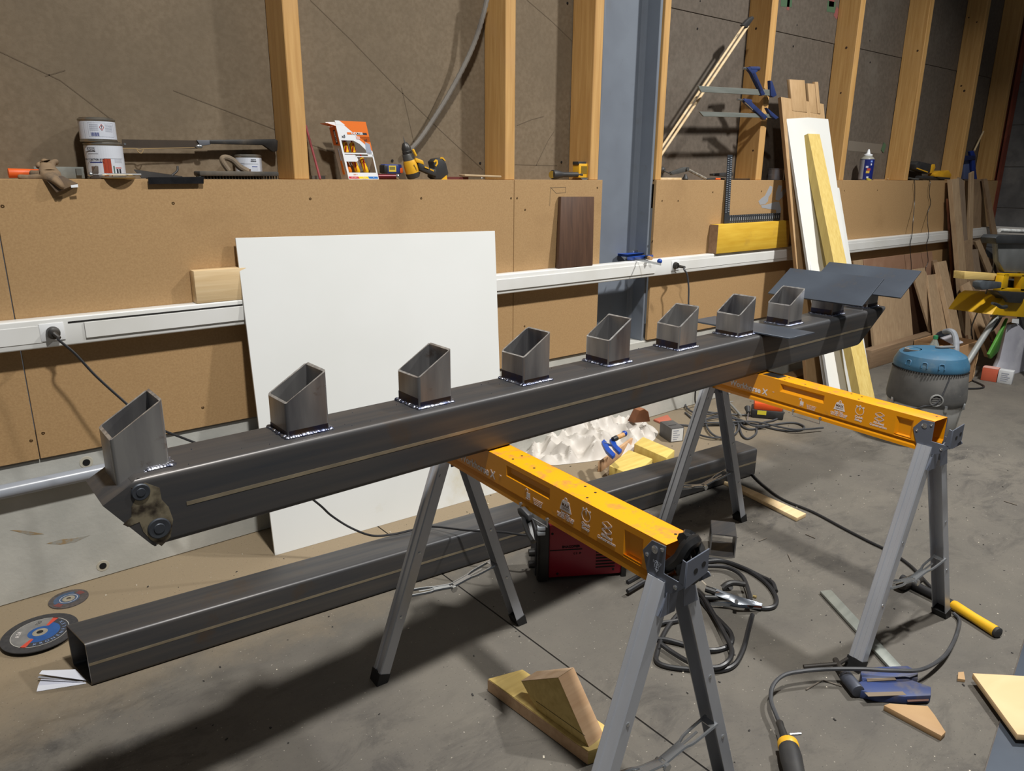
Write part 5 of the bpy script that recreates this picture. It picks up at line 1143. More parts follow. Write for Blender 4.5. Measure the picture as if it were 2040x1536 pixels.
build('copper_jaw', MB().loft([[fl(1489, 1201, .034), fl(1489, 1208, .018), fl(1492, 1209, .018), fl(1492, 1201, .034)], [fl(1515, 1206, .030), fl(1515, 1211, .016), fl(1518, 1211, .016), fl(1518, 1206, .030)]]), mat('copper', (150, 84, 58), (120, 62, 44), rough=.4, metal=.8, scale=20), wl_)
build('brass_screw', MB().cyl(fl(1500, 1188, .05), fl(1507, 1190, .05), .006, n=8), mat('brass', (214, 190, 130), rough=.3, metal=.9), wl_)
build('pivot', MB().cyl(fl(1467, 1198, .05), fl(1467, 1200, .055), .007, n=10), bolt, wl_)
build('electrode_holder', MB().tube([fl(1440, 1172, .03), fl(1450, 1164, .045), fl(1462, 1161, .05), fl(1483, 1164, .042)], [.014, .010], n=10).tube([fl(1440, 1172, .03), fl(1452, 1172, .03), fl(1456, 1170, .04)], .010, n=8), bk, wl_)
build('electrode', MB().cyl(fl(1394, 1153, .05), fl(1407, 1166, .05), .003, n=6), mat('electrode', (190, 180, 164), rough=.7), wl_)

# wooden angle jig
fo = wood('treated_pine', (206, 180, 110), (184, 156, 88), X_); fe = wood('treated_side', (194, 160, 124), (178, 142, 106), X_)
b0 = [fl(972, 1338+36), fl(1173, 1532), fl(1226, 1440+36)]
th = .045
T0, T1, T2, T3 = fl(972, 1352, th), fl(1172, 1497, th), fl(1226, 1440, th), fl(1041, 1333, th)
ju = (T1-T0); jv = (T3-T0); T2 = T0+ju+jv
jig = thing('wedge_jig', 'pale timber angle jig with an upright wedge block lying on the floor', 'jig', V((T0.x, T0.y, 0)))
build('base_board', MB().prism([V((p.x, p.y, .0005)) for p in (T0, T1, T2, T3)], (0, 0, th)), fo, jig, bev=.003)
jn = V((ju.x, ju.y, 0)).normalized(); jp = V((-jn.y, jn.x, 0))
if jp.dot(jv) < 0: jp = -jp
# wedge: a triangle-like plate standing on the base along its length
W0 = fl(1066, 1420, th+.001); nn_ = jp
def jpl(x, y, P0): return pl(x, y, P0, nn_)
base_front = fl(1068, 1421, th)
w1 = V((T0.x, T0.y, th))+jp*.012
c_ = [jpl(1068, 1422, w1), jpl(1038, 1357, w1), jpl(1112, 1350, w1), jpl(1172, 1499, w1)]
c_[0].z = th+.0008; c_[3].z = th+.0008
build('side_face', MB().obox(V((T0.x, T0.y, .003))-jp*.0008, V((ju.x, ju.y, 0)), jp*.0006, V((0, 0, th-.006))), fe, jig)
build('wedge_block', MB().prism(c_, jp*.062), fo, jig, bev=.002)
build('wedge_end', MB().prism([c_[1]+V((0, 0, .0004)), c_[2]+V((0, 0, .0004)), c_[2]+jp*.062+V((0, 0, .0004)), c_[1]+jp*.062+V((0, 0, .0004))], V((0, 0, .0005))), mat('fresh_end', (196, 168, 138), (182, 152, 120), rough=.8, scale=30), jig)
build('wedge_end', MB().prism([c_[2]+jn*.0005, c_[3]+jn*.0005, c_[3]+jn*.0005+jp*.062, c_[2]+jn*.0005+jp*.062], jn*.0005), fe, jig)
build('pencil_line', MB().obox(c_[0]+V((0, 0, .026))-jp*.0006, (c_[3]-c_[0])*.93, V((0, 0, .0012)), jp*.0005), dark, jig)

# heavy clamp lying on the floor
hc = thing('floor_clamp', 'dusty blue heavy-duty clamp lying on the floor by the far trestle leg', 'clamp', fl(1760, 1370))
nb = mat('old_clamp_blue', (44, 62, 112), (54, 64, 100), rough=.55, scale=12, c3=(96, 90, 84), s3=16, lo3=.5, hi3=.75)
z1 = .008
def slab(nm, pts, z0, h, m_, bev=.002): return build(nm, MB().prism([fl(x, y, z0) for x, y in pts], V((0, 0, h))), m_, hc, bev=bev)
slab('bar', [(1633, 1182), (1655, 1180), (1800, 1338), (1782, 1346)], .003, .011, galv, .001)
slab('sliding_arm', [(1712, 1352), (1732, 1343), (1805, 1340), (1826, 1352), (1826, 1366), (1800, 1362), (1730, 1366), (1716, 1372)], .004, .026, nb)
slab('arm_rib', [(1726, 1352), (1782, 1350), (1786, 1355), (1728, 1358)], .030, .001, mat('rust_dust', (120, 106, 90), rough=.9), 0)
slab('fixed_jaw', [(1703, 1376), (1716, 1370), (1806, 1366), (1852, 1383), (1852, 1400), (1800, 1402), (1745, 1398), (1712, 1390)], .002, .026, nb)
slab('jaw_rib', [(1722, 1380), (1798, 1378), (1806, 1385), (1730, 1388)], .028, .001, mat('rust_dust', (120, 106, 90)), 0)
slab('end_shoe', [(1806, 1392), (1850, 1391), (1850, 1397), (1808, 1399)], .014, .002, mat('rust_brown', (86, 58, 48), rough=.8), 0)
build('screw_boss', MB().cyl(fl(1684, 1346, .024), fl(1710, 1378, .024), .020, n=14), mat('boss_steel', (82, 88, 102), (70, 72, 80), rough=.5, metal=.4, scale=16), hc, bev=.002)
build('spindle', MB().cyl(fl(1664, 1314, .024), fl(1684, 1347, .024), .009, n=10), mat('dark_spindle', (66, 62, 58), rough=.5, metal=.4), hc)
build('tommy_bar', MB().cyl(fl(1601, 1328, .018), fl(1672, 1322, .026), .0065, n=10).cyl(fl(1672, 1322, .026), fl(1688, 1312, .03), .0055, n=10), mat('dark_spindle', (66, 62, 58)), hc)

# yellow-gripped tool
ht = thing('striking_tool', 'long black-shafted tool with a yellow grip lying by the far trestle', 'tool', fl(1940, 1235))
hA, hM, hB = fl(1796, 1152, .022), fl(1898, 1204, .020), fl(1984, 1258, .018)
build('shaft', MB().cyl(hA, hM, .016, .015, n=12), cab, ht)
build('grip', MB().lathe(hM, hB-hM, [(.016, 0), (.0185, .01), (.017, (hB-hM).length*.5), (.0185, (hB-hM).length*.85), (.0195, (hB-hM).length)], n=16), mat('grip_yellow', (226, 176, 30), (212, 160, 24), rough=.5, scale=12), ht)
build('end_cap', MB().lathe(hB, hB-hM, [(.0185, 0), (.0185, .010), (.012, .014), (.001, .014)], n=16), dk, ht)
build('head', MB().lathe(hA-V((.0, .03, 0)), (hA-hM).cross(V((0, 0, 1))), [(.014, -.06), (.021, -.055), (.021, .055), (.014, .06)], n=12), mat('dark_spindle', (66, 62, 58)), ht)

# grinder tail and its lead
gr = thing('angle_grinder', 'black and yellow angle grinder tail at the bottom edge with a grey lead', 'grinder', fl(1575, 1500, .0))
gA, gB = fl(1553, 1440, .034), fl(1566, 1478, .036)
build('boot', MB().lathe(gA, gB-gA, [(.008, -.004), (.0105, 0), (.0095, .02), (.0125, (gB-gA).length)], n=14), bk, gr)
gd = (fl(1580, 1536, .036)-fl(1568, 1484, .036)).normalized()
g0 = fl(1569, 1480, .036)
build('yellow_ring', MB().lathe(g0, gd, [(.018, 0), (.027, .002), (.028, .014), (.026, .02)], n=20), dy, gr)
build('body', MB().lathe(g0+gd*.02, gd, [(.026, 0), (.0285, .03), (.027, .06), (.024, .12), (.027, .18), (.032, .2)], n=20), dk, gr)
build('hook', MB().cyl(g0+V((.02, .008, .01)), g0+V((.05, -.008, .008)), .004, n=8), bolt, gr)
lead = [(1553, 1440, .034), (1546, 1424, .036), (1536, 1395, .04), (1540, 1366, .05), (1562, 1345, .055), (1600, 1337, .055), (1650, 1333, .055), (1720, 1333, .06), (1780, 1336, .06), (1835, 1334, .05), (1878, 1310, .03), (1900, 1278, .014), (1911, 1246, .010), (1910, 1232, .010), (1900, 1222, .010)]
build('lead', MB().tube([fl(*p) for p in lead], .0062, n=8, sub=8), cab2, gr)
one('floor_lead', MB().tube([fl(x, y, .007) for x, y in ((1490, 934), (1505, 952), (1525, 970), (1560, 995), (1620, 1020), (1680, 1052), (1730, 1078), (1775, 1100), (1815, 1128), (1850, 1165), (1880, 1196), (1897, 1214))], .0058, n=8, sub=6), cab, 'long black lead running across the floor from the floor tube to the far trestle foot', 'lead')
# bits of wood and sheet
one('wood_strip', MB().prism([fl(1440, 958, .019), fl(1468, 962, .019), fl(1606, 1023, .019), fl(1588, 1032, .019)], (0, 0, -.018)), pine, 'narrow pine strip lying on the floor behind the far trestle', 'strip', bev=.001)
one('wood_fragment', MB().prism([fl(1761, 1405, .018), fl(1772, 1401, .018), fl(1812, 1404, .018), (fl(1848, 1406, .018)), fl(1862, 1424, .018), fl(1884, 1458, .018), fl(1876, 1466, .018)], (0, 0, -.0175)), plyx, 'broken wedge-shaped wood fragment lying in front of the blue heavy clamp', 'fragment', bev=.001)
one('wood_chip', MB().prism([fl(1909, 1339, .01), fl(1920, 1338, .01), fl(1923, 1354, .01), fl(1908, 1352, .01)], (0, 0, -.009)), plyx, 'tiny wood chip lying between the blue clamp and the pale board', 'chip')
bb_ = wood('birch_ply', (224, 194, 150), (212, 178, 132), (2, 4, 2), 2)
spq = thing('floor_plate', 'dark steel plate lying on the floor at the right under the pale board', 'plate', fl(2010, 1450))
q_ = [fl(2044, 1262, .006), fl(1958, 1545, .006), fl(2260, 1560, .006), fl(2300, 1290, .006)]
build('sheet', MB().prism(q_, (0, 0, -.0055)), plate_m, spq)
build('edge_strip', MB().prism([q_[0]+V((0, 0, .0002)), q_[1]+V((0, 0, .0002)), q_[1]+V((.012, 0, .0002)), q_[0]+V((.012, 0, .0002))], (0, 0, .002)), mat('rusty_edge', (98, 88, 80), (78, 74, 72), rough=.5, metal=.4, scale=20), spq)
one('chipboard_piece', MB().prism([fl(1938, 1341, .038), fl(2050, 1347, .038), fl(2140, 1470, .038), fl(2027, 1463, .038)], (0, 0, -.018)).prism([fl(1990, 1392, .019), fl(2060, 1392, .019), fl(2080, 1420, .019), fl(2010, 1420, .019)], (0, 0, -.0125)), bb_, 'pale plywood piece lying on the steel plate at the right edge', 'plywood', bev=.0008)
rodm = mat('thin_rod', (120, 112, 102), rough=.6, metal=.4)
for lb, a, b_ in (('bent thin rod half lying left of the blue heavy clamp', (1606, 1374), (1638, 1355)), ('thin rod end lying against the blue heavy clamp boss', (1640, 1355), (1677, 1367)), ('short electrode stub on the floor between the two trestles', (1570, 1104), (1576, 1118)), ('short electrode stub on the floor right of the tube offcut', (1512, 1078), (1527, 1072)), ('thin stub lying behind the short tube offcut far right', (1605, 1064), (1624, 1072)), ('thin stub lying at the right edge of the open floor', (2000, 998), (2026, 1006))):
    one('rod_stub', MB().cyl(fl(*a, .003), fl(*b_, .003), .0022, n=6), rodm, lb, 'rod')
# grit and scraps scattered on the floor
gq = MB(); rg = random.Random(11)
for k in range(520):
    x, y = rg.uniform(.3, 4.6), rg.uniform(.3, 2.8); s_ = rg.uniform(.0012, .0045)
    a = rg.uniform(0, 6.28); u = V((math.cos(a), math.sin(a), 0))*s_*rg.uniform(.8, 2.5); v_ = V((-math.sin(a), math.cos(a), 0))*s_
    gq.obox(V((x, y, .0002)), u, v_, V((0, 0, s_*.5)), k=0 if k % 4 else 1)
tag(build('floor_debris', gq, [mat('grit_dark', (40, 38, 36), rough=.8), mat('grit_pale', (196, 188, 172), rough=.8)]), 'fine dark and pale grit scattered over the workshop floor', 'debris', None, 'stuff')

# cutting discs and paper at the left
def disc_(name, label, px, py, R, z, small, rot=0., top=True):
    c = fl(px, py, z); o = thing(name, label, 'disc', c, rot, 'cutting discs' if not small else None)
    gm = mat('disc_grit', (58, 56, 56), (48, 47, 48), rough=.8, scale=90) if not small else mat('disc_grit_worn', (84, 76, 72), (66, 61, 60), rough=.8, scale=90)
    t = .003
    L_ = lambda nm, pr, m_: build(nm, MB().lathe((0, 0, 0), (0, 0, 1), pr, n=56, cap=False), m_, o, local=True)
    L_('wheel', [(R*.12, 0), (R, 0), (R, t), (R*.12, t), (R*.12, 0)], gm)
    if top:
        hubm = mat('disc_hub', (168, 160, 142), (150, 142, 126), rough=.5, metal=.3, scale=30)
        def sector(nm, ra, rb_, a0, a1, m_, z0):
            q = MB(); n_ = max(3, int((a1-a0)/8))
            for i in range(n_):
                a, b_ = math.radians(a0+(a1-a0)*i/n_), math.radians(a0+(a1-a0)*(i+1)/n_)
                q.add([(r*math.cos(t_), r*math.sin(t_), z0) for r, t_ in ((ra, a), (rb_, a), (rb_, b_), (ra, b_))], [[0, 1, 2, 3]])
            return build(nm, q, m_, o, local=True)
        if small:
            sector('label_ring', R*.34, R*.75, 20, 200, mat('disc_blue', (58, 78, 104), (70, 86, 108), rough=.6, scale=60), t+.0003); sector('label_ring', R*.34, R*.55, 200, 380, mat('disc_blue', (44, 78, 122)), t+.0003)
            sector('red_band', R*.55, R*.86, 165, 200, mat('disc_red', (112, 62, 58), rough=.6), t+.0004); sector('red_band', R*.55, R*.86, -25, 8, mat('disc_red', (124, 54, 48)), t+.0004)
            L_('hub', [(R*.12, t), (R*.32, t+.0005), (R*.30, t+.001), (R*.12, t+.001)], hubm); sector('white_ring', R*.43, R*.45, 0, 360, whi, t+.0006)
        else:
            sector('label_ring', R*.30, R*.74, 30, 210, mat('disc_grey', (126, 124, 120), (110, 108, 106), rough=.6, scale=30), t+.0003)
            sector('label_ring', R*.30, R*.52, 210, 390, mat('disc_blue2', (30, 72, 130), (40, 82, 140), rough=.6, scale=30), t+.0003); sector('label_ring', R*.52, R*.74, 210, 390, mat('disc_navy', (52, 54, 60), rough=.6), t+.0003)
            sector('label_ring', R*.20, R*.32, 0, 360, mat('disc_blue2', (30, 72, 130)), t+.0005)
            sector('red_band', R*.34, R*.76, 203, 216, mat('disc_red2', (190, 70, 52), rough=.6), t+.0006); sector('red_band', R*.34, R*.76, 24, 37, mat('disc_red2', (190, 70, 52)), t+.0006)
            sector('white_ring', R*.735, R*.755, 0, 360, mat('disc_ring', (168, 164, 156)), t+.0006)
            L_('hub', [(R*.09, t), (R*.2, t+.0008), (R*.18, t+.0016), (R*.09, t+.0016)], hubm); L_('bore', [(R*.0, t+.0004), (R*.10, t+.0004)], dark)
            for i, ch in enumerate('KRONENFLEX'):
                a = math.radians(232+i*14.5); text('lettering', ch, R*.145, frm((R*.63*math.cos(a), R*.63*math.sin(a), t+.0008), (-math.sin(a), math.cos(a), 0), (-math.cos(a), -math.sin(a), 0)), mat('disc_letter', (130, 150, 186)), o, ext=.0001)
            text('lettering', '125', R*.15, frm((R*.2, R*.5, t+.0008), (math.cos(.5), math.sin(.5), 0), (-math.sin(.5), math.cos(.5), 0)), dark, o, ext=.0001)
            text('lettering', 'A 24', R*.16, frm((-R*.42, R*.38, t+.0008), (math.cos(.9), math.sin(.9), 0), (-math.sin(.9), math.cos(.9), 0)), whi, o, ext=.0001)
    return o
RB = .112
for k in range(4): disc_('cutting_disc', ['bottom disc of the stack of large cutting discs beside the floor tube', 'second lowest disc of the large cutting disc stack', 'third disc up in the large cutting disc stack', 'top large cutting disc with blue, grey and red printing'][k], 80, 1263-[0, 1, 2, 3][k]*.6, RB, .0005+.0036*k+(.003 if k == 3 else 0), False, .35+.1*math.sin(k*2.), k == 3)
disc_('grinding_disc', 'small worn grinding disc lying by the wall behind the large ones', 137, 1194, .0635, .0005, True, .6)
pap = mat('paper_white', (222, 224, 232), (214, 216, 226), rough=.7, scale=6); pap2 = mat('paper_dim', (196, 198, 212), rough=.7)
po = thing('folded_paper', 'folded white paper sticking out from the end of the floor tube', 'paper', fl(120, 1350))
build('fold', MB().prism([fl(84, 1336, .022), fl(150, 1334, .012), fl(172, 1356, .004), fl(78, 1343, .020)], (0, 0, .001)), pap, po)
build('fold', MB().prism([fl(75, 1350, .016), fl(78, 1347, .018), fl(170, 1360, .004), fl(150, 1357, .005)], (0, 0, .001)), pap, po)
build('fold', MB().prism([fl(73, 1378, .001), fl(76, 1366, .001), fl(170, 1359, .001), fl(172, 1362, .001)], (0, 0, .001)), pap, po)
build('fold', MB().prism([fl(76, 1366, .0005), fl(82, 1353, .001), fl(165, 1358, .001), fl(165, 1361, .0005)], (0, 0, .0008)), pap2, po)
# ================================================================ BOARDS LEANING RIGHT OF THE COLUMN
def foot(t, b, Yf):
    """where the picture line t-b, carried on, reaches the floor at depth Yf"""
    lo, hi = 0., 4.
    for _ in range(50):
        k = (lo+hi)/2; p = (t[0]+(b[0]-t[0])*k, t[1]+(b[1]-t[1])*k)
        if p[1] < 420 or fl(p[0], p[1]).y > Yf or fl(p[0], p[1]).y < 0: lo = k
        else: hi = k
    return fl(p[0], p[1], .001)
def plank(name, label, tl, tr, bl, br, Yt, th, m_, cat='plank', group=None, Yf=2.7):
    """leaning board: top corners at depth Yt near the wall, foot on the floor at depth Yf"""
    TL, TR = wl(tl[0], tl[1], Yt), wl(tr[0], tr[1], Yt)
    BL, BR = foot(tl, bl, Yf), foot(tr, br, Yf)
    n = (TR-TL).cross(BL-TL).normalized()
    if n.y < 0: n = -n
    o = thing(name, label, cat, (BL+BR)/2, 0, group)
    build('board', MB().prism([TL, TR, BR, BL], n*th), m_, o, bev=.0012, seg=1)
    return o
# px, py on the floor for a board whose visible edge runs off behind the far trestle
def lean(name, label, tl, tr, bot, wbot, Yt, th, m_, side=None, cat='board', grp='boards leaning right of the column'):
    """board of constant width: top edge tl-tr at depth Yt, foot of its left edge at pixel bot on the floor"""
    TL, TR = wl(tl[0], tl[1], Yt), wl(tr[0], tr[1], Yt)
    BL = fl(bot[0], bot[1], .001)
    w_ = V((TR.x-TL.x, 0, 0)); BR = BL+w_*wbot
    n = w_.cross(TL-BL).normalized()
    if n.y < 0: n = -n
    o = thing(name, label, cat, BL, 0, grp)
    TR = TL+w_+V((0, 0, TR.z-TL.z))
    build('board', MB().prism([TL, TR, BR, BL], n*th), m_, o, bev=.0015, seg=1)
    if side:
        sd = (TL-BL).cross(n).normalized(); sd = -sd if sd.x > 0 else sd
        build('edge_face', MB().prism([TL+sd*.0004+n*.0008, TL+sd*.0004+n*(th-.0008), BL+sd*.0004+n*(th-.0008), BL+sd*.0004+n*.0008], sd*.0006), side, o)
    return o, TL, TR, BL, BR, n
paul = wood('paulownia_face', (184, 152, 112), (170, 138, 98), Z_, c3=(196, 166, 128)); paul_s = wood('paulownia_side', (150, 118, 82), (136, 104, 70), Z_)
o, TL, TR, BL, BR, n_ = lean('brown_board', 'tall brown laminated board with stepped pale fingers at its top, rearmost of the leaning stack', (1556, 193), (1641, 207), (1612, 800), 1.0, 2.925, .024, paul, paul_s)
for a, b_, t2 in (((1573, 158), (1603, 160), .0), ((1609, 166), (1623, 167), .0), ((1624, 163), (1630, 163), .0)):
    p0, p1 = wl(a[0], a[1], 2.95), wl(b_[0], b_[1], 2.95); zb2 = TL.z-.08
    q0 = p0+(BL-TL).normalized()*((p0.z-zb2)/abs((BL-TL).normalized().z)); q1 = p1+(BL-TL).normalized()*((p1.z-zb2)/abs((BL-TL).normalized().z))
    build('finger', MB().prism([p0, p1, q1, q0], (0, .022, 0)), paul, o, bev=.001)
p0 = wl(1561, 216, 2.921); build('finger', MB().prism([wl(1561, 216, 2.921), wl(1570, 218, 2.921), wl(1573, 236, 2.917), wl(1563, 236, 2.917)], (0, .004, 0)), paul, o)
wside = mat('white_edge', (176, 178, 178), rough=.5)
lean('white_plank', 'long white painted board at the back of the white pair, right edge showing low down', (1600, 371), (1672, 374), (1668, 800), 1.0, 2.872, .018, wht, wside)
lean('white_plank', 'tall white painted board leaning under the yellow batten', (1566, 230), (1650, 237), (1652, 812), .94, 2.902, .018, wht, wside)
lean('white_plank', 'short white painted board leaning in front at the left of the yellow batten', (1591, 372), (1615, 373), (1660, 822), 1.55, 2.80, .018, wht, wside)
o, TL, TR, BL, BR, n_ = lean('yellow_batten', 'thick pale yellow batten leaning in front of the white boards', (1610, 266), (1633, 267), (1722, 826), 1.2, 2.838, .055, yelw, None)
sd = V((-1, 0, 0))
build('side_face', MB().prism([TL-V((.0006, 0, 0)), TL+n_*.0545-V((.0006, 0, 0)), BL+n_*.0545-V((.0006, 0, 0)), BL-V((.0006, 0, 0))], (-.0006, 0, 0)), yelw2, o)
# low timbers on the floor behind them
lowm = wood('low_timber', (130, 100, 70), (112, 86, 60), X_)
a = fl(1600, 772); one('floor_timber', MB().box((fl(1560, 772).x, a.y, .001), (fl(1560, 772).x+.34, a.y+.11, .10)), lowm, 'dark timber block lying on the floor left of the leaning boards', 'timber', bev=.002)
a = fl(1720, 722+15); one('skirting_timber', MB().box((wl(1722, 700, 2.72).x, 2.66, .001), (wl(1842, 680, 2.7).x+.3, 2.74, .155)), wood('grey_timber', (140, 116, 90), (120, 98, 76), X_), 'long weathered timber lying on its edge along the wall behind the vacuum', 'timber', bev=.002)

# stacked planks and boards in the right corner
k1 = wood('oak_a', (182, 156, 124), (164, 138, 108), Z_, c3=(152, 126, 98)); k2 = wood('oak_b', (160, 134, 106), (140, 116, 90), Z_, c3=(126, 104, 82))
k3 = wood('red_ply', (158, 122, 98), (148, 112, 88), (4, 4, 4), c3=(168, 134, 110)); k4 = wood('dark_oak', (116, 86, 62), (98, 72, 52), Z_); k5 = wood('grey_oak', (150, 130, 110), (130, 112, 94), Z_)
k6 = wood('rust_board', (124, 74, 46), (104, 62, 40), Z_)
G_ = 'planks stacked in the right corner'
plank('pale_panel', 'narrow pale panel end under the trunking left of the reddish panel', (1700, 520), (1719, 517), (1716, 700), (1737, 698), 2.905, .010, k1, 'panel', None, 2.90)
plank('reddish_panel', 'large reddish plywood panel standing against the wall under the far trunking', (1720, 517), (1857, 501), (1737, 690), (1875, 670), 2.905, .010, k3, 'panel', None, 2.885)
plank('knotty_panel', 'pale knotty timber panel leaning behind the tilted steel plates', (1733, 592), (1811, 575), (1742, 690), (1821, 688), 2.85, .022, k1, 'panel', None, 2.74)
plank('plank', 'wide pale plank leaning just left of the hanging plug', (1816, 537), (1842, 533), (1856, 670), (1890, 668), 2.86, .018, k1, 'plank', G_, 2.66)
plank('plank', 'short wide plank standing in front behind the hanging plug', (1848, 548), (1873, 545), (1861, 660), (1890, 658), 2.835, .018, k1, 'plank', G_, 2.56)
plank('plank', 'thin brown plank edge left of the tall pale leaning plank', (1859, 519), (1867, 517), (1882, 640), (1891, 640), 2.885, .02, k2, 'plank', G_, 2.76)
plank('plank', 'tall pale plank leaning right of the hanging plug', (1868, 522), (1885, 519), (1900, 670), (1917, 672), 2.845, .040, k1, 'plank', G_, 2.50)
plank('plank', 'dark plank in the shade right of the pale leaning plank', (1902, 575), (1912, 574), (1917, 660), (1927, 660), 2.85, .025, k4, 'plank', G_, 2.60)
plank('plank', 'tall rust-brown plank at the end of the white trunking', (1889, 396), (1898, 395), (1900, 585), (1910, 585), 2.875, .02, k6, 'plank', G_, 2.80)
plank('plank', 'tall pale post in front at the left of the corner stack', (1896, 357), (1910, 355), (1914, 574), (1928, 574), 2.86, .04, k1, 'plank', G_, 2.62)
plank('plank', 'grey tall plank right behind the tall pale post', (1911, 353), (1921, 360), (1921, 545), (1932, 545), 2.885, .02, k5, 'plank', G_, 2.72)
plank('plank', 'upright plank rising in front of the blue brush', (1934, 345), (1941, 341), (1927, 560), (1936, 560), 2.865, .02, k1, 'plank', G_, 2.76)
plank('plank', 'broad brown plank right of the one before the blue brush', (1942, 357), (1957, 357), (1936, 520), (1952, 520), 2.90, .014, k2, 'plank', G_, 2.84)
plank('plank', 'thin plank leaning on the far right end of the ledge', (1959, 356), (1967, 356), (1978, 470), (1988, 470), 2.865, .02, k2, 'plank', G_, 2.70)
plank('plank', 'rough brown plank stub in the middle of the corner stack', (1921, 480), (1934, 477), (1930, 560), (1944, 560), 2.80, .02, k2, 'plank', G_, 2.58)
plank('plank', 'grey rough sawn plank stub in the middle of the corner stack', (1936, 497), (1948, 496), (1944, 560), (1957, 560), 2.785, .02, k5, 'plank', G_, 2.54)
plank('plank', 'short pale plank tilting right towards the saw', (1943, 481), (1953, 478), (1967, 540), (1980, 540), 2.83, .02, k1, 'plank', G_, 2.62)
plank('plank', 'broad brown plank leaning behind the saw hood', (1952, 505), (1990, 522), (1962, 600), (2004, 600), 2.86, .02, k2, 'plank', G_, 2.72)
plank('plank', 'pale plank leaning lowest at the left of the saw leg', (1917, 568), (1932, 560), (1951, 660), (1967, 660), 2.66, .035, k1, 'plank', G_, 2.22)
plank('plank', 'long brown plank leaning left of the saw handle', (1937, 568), (1944, 563), (1966, 640), (1974, 640), 2.69, .025, k2, 'plank', G_, 2.30)
plank('pinkish_panel', 'wide pinkish panel leaning behind the mitre saw', (1946, 560), (2000, 562), (1985, 660), (2042, 662), 2.72, .02, wood('pinkish_panel_face', (182, 148, 120), (168, 134, 106), Z_), 'panel', None, 2.36)

# vacuum cleaner
vc = fl(1829, 874); vc.z = 0
m_p = mpp(vc+V((0, 0, .3)))
R_ = 70*m_p
va = thing('vacuum_cleaner', 'workshop vacuum cleaner with blue lid and dusty grey drum behind the far trestle', 'vacuum', vc)
vblue = mat('vac_blue', (48, 92, 118), (40, 80, 106), rough=.55, scale=6, c3=(84, 102, 110), s3=7, lo3=.55, hi3=.75)
vgrey = mat('vac_dusty', (62, 62, 61), (92, 90, 87), rough=.7, scale=5, detail=8, c3=(64, 64, 64), s3=6, lo3=.5, hi3=.7); vdrum = mat('vac_drum', (160, 160, 158), (146, 146, 142), rough=.55, scale=3)
zz1 = wl(1828, 790, vc.y).z; z2 = pl(1828, 728, vc, (fw.x, fw.y, 0)).z; z1_ = pl(1828, 793, vc, (fw.x, fw.y, 0)).z; z3 = pl(1828, 697, vc, (fw.x, fw.y, 0)).z
L = lambda nm, pr, m_, **kw: build(nm, MB().lathe(vc, (0, 0, 1), pr, n=40), m_, va, **kw)
L('drum', [(R_*.80, .035), (R_*.84, .05), (R_*.97, z1_-.01), (R_*.97, z1_)], vdrum)
L('motor_band', [(R_*.99, z1_-.004), (R_*1.0, z1_), (R_*1.02, z1_+.03), (R_*.95, z2-.01), (R_*.92, z2)], vgrey)
L('lid', [(R_*.95, z2-.004), (R_*.96, z2+.004), (R_*.94, z2+.03), (R_*.84, z3-.02), (R_*.70, z3-.004), (R_*.5, z3+.006), (.001, z3+.006)], vblue)
fdir = V((-vc.x, -vc.y, 0)).normalized(); fs = V((-fdir.y, fdir.x, 0))
def on(u, z, r): 
    d_ = (fdir*math.cos(u)+fs*math.sin(u)); return vc+d_*r+V((0, 0, z)), d_
tq = MB()
for i in range(40):
    p, d_ = on(-1.4+2.8*i/39, z2-.012, R_*.945); t2 = V((-d_.y, d_.x, 0)); tq.obox(p-t2*.003, t2*.006, d_*.006, V((0, 0, .008)))
build('cooling_tooth', tq, dark, va, kind='stuff')
for u in (-.62, -.15, .3):
    p, d_ = on(u, z2+.022, R_*.955); t2 = V((-d_.y, d_.x, 0)); up2 = (V((0, 0, 1))-d_*.35).normalized()
    build('embossed_arch', MB().tube([p-t2*.014, p-t2*.014+up2*.02, p-t2*.008+up2*.03, p+t2*.008+up2*.03, p+t2*.014+up2*.02, p+t2*.014], .0035, n=6), mat('vac_blue_dark', (52, 92, 120), rough=.5), va)
p, d_ = on(.28, z1_+.045, R_*.985)
build('inlet', MB().lathe(p, d_, [(.036, -.004), (.036, .008), (.030, .010), (.028, .002), (.001, .001)], n=24), mat('inlet_rim', (128, 128, 126), rough=.6), va)
build('inlet_hole', MB().lathe(p+d_*.003, d_, [(.0285, 0), (.0285, .0006), (.001, .0006)], n=24), dark, va)
t2 = V((-d_.y, d_.x, 0))
for k in (-1, 0, 1): build('inlet_bar', MB().obox(p+d_*.004-t2*.024+V((0, 0, k*.012)), t2*.048, d_*.003, V((0, 0, .004))), bolt, va)
p, d_ = on(.85, z1_+.045, R_*.985); t2 = V((-d_.y, d_.x, 0))
build('rating_label', MB().obox(p-t2*.022-V((0, 0, .02)), t2*.044, d_*.002, V((0, 0, .045))), mat('label_grey', (190, 190, 188), rough=.6), va)
for k in range(3): build('label_print', MB().obox(p-t2*.018+d_*.002+V((0, 0, -.014+.013*k)), t2*.036, d_*.0006, V((0, 0, .004 if k else .009))), ink_k if k == 0 else ink_g, va)
for u in (-.9, 1.25, .55):
    p, d_ = on(u, z1_-.02, R_*.975); t2 = V((-d_.y, d_.x, 0)); build('latch', MB().obox(p-t2*.008, t2*.016, d_*.012, V((0, 0, .035))), bolt if u < 1 else mat('latch_grey', (120, 122, 122)), va, bev=.002)
hp, _ = on(0, z3+.006, 0)
build('top_handle', MB().obox(vc+fs*.005-fdir*.02+V((0, 0, z3+.008)), fs*.03+V((0, 0, .0)), fdir*-.0+V((.10, -.05, 0))*.9, V((0, 0, .012))), mat('handle_grey', (104, 106, 106), rough=.6), va, bev=.003)
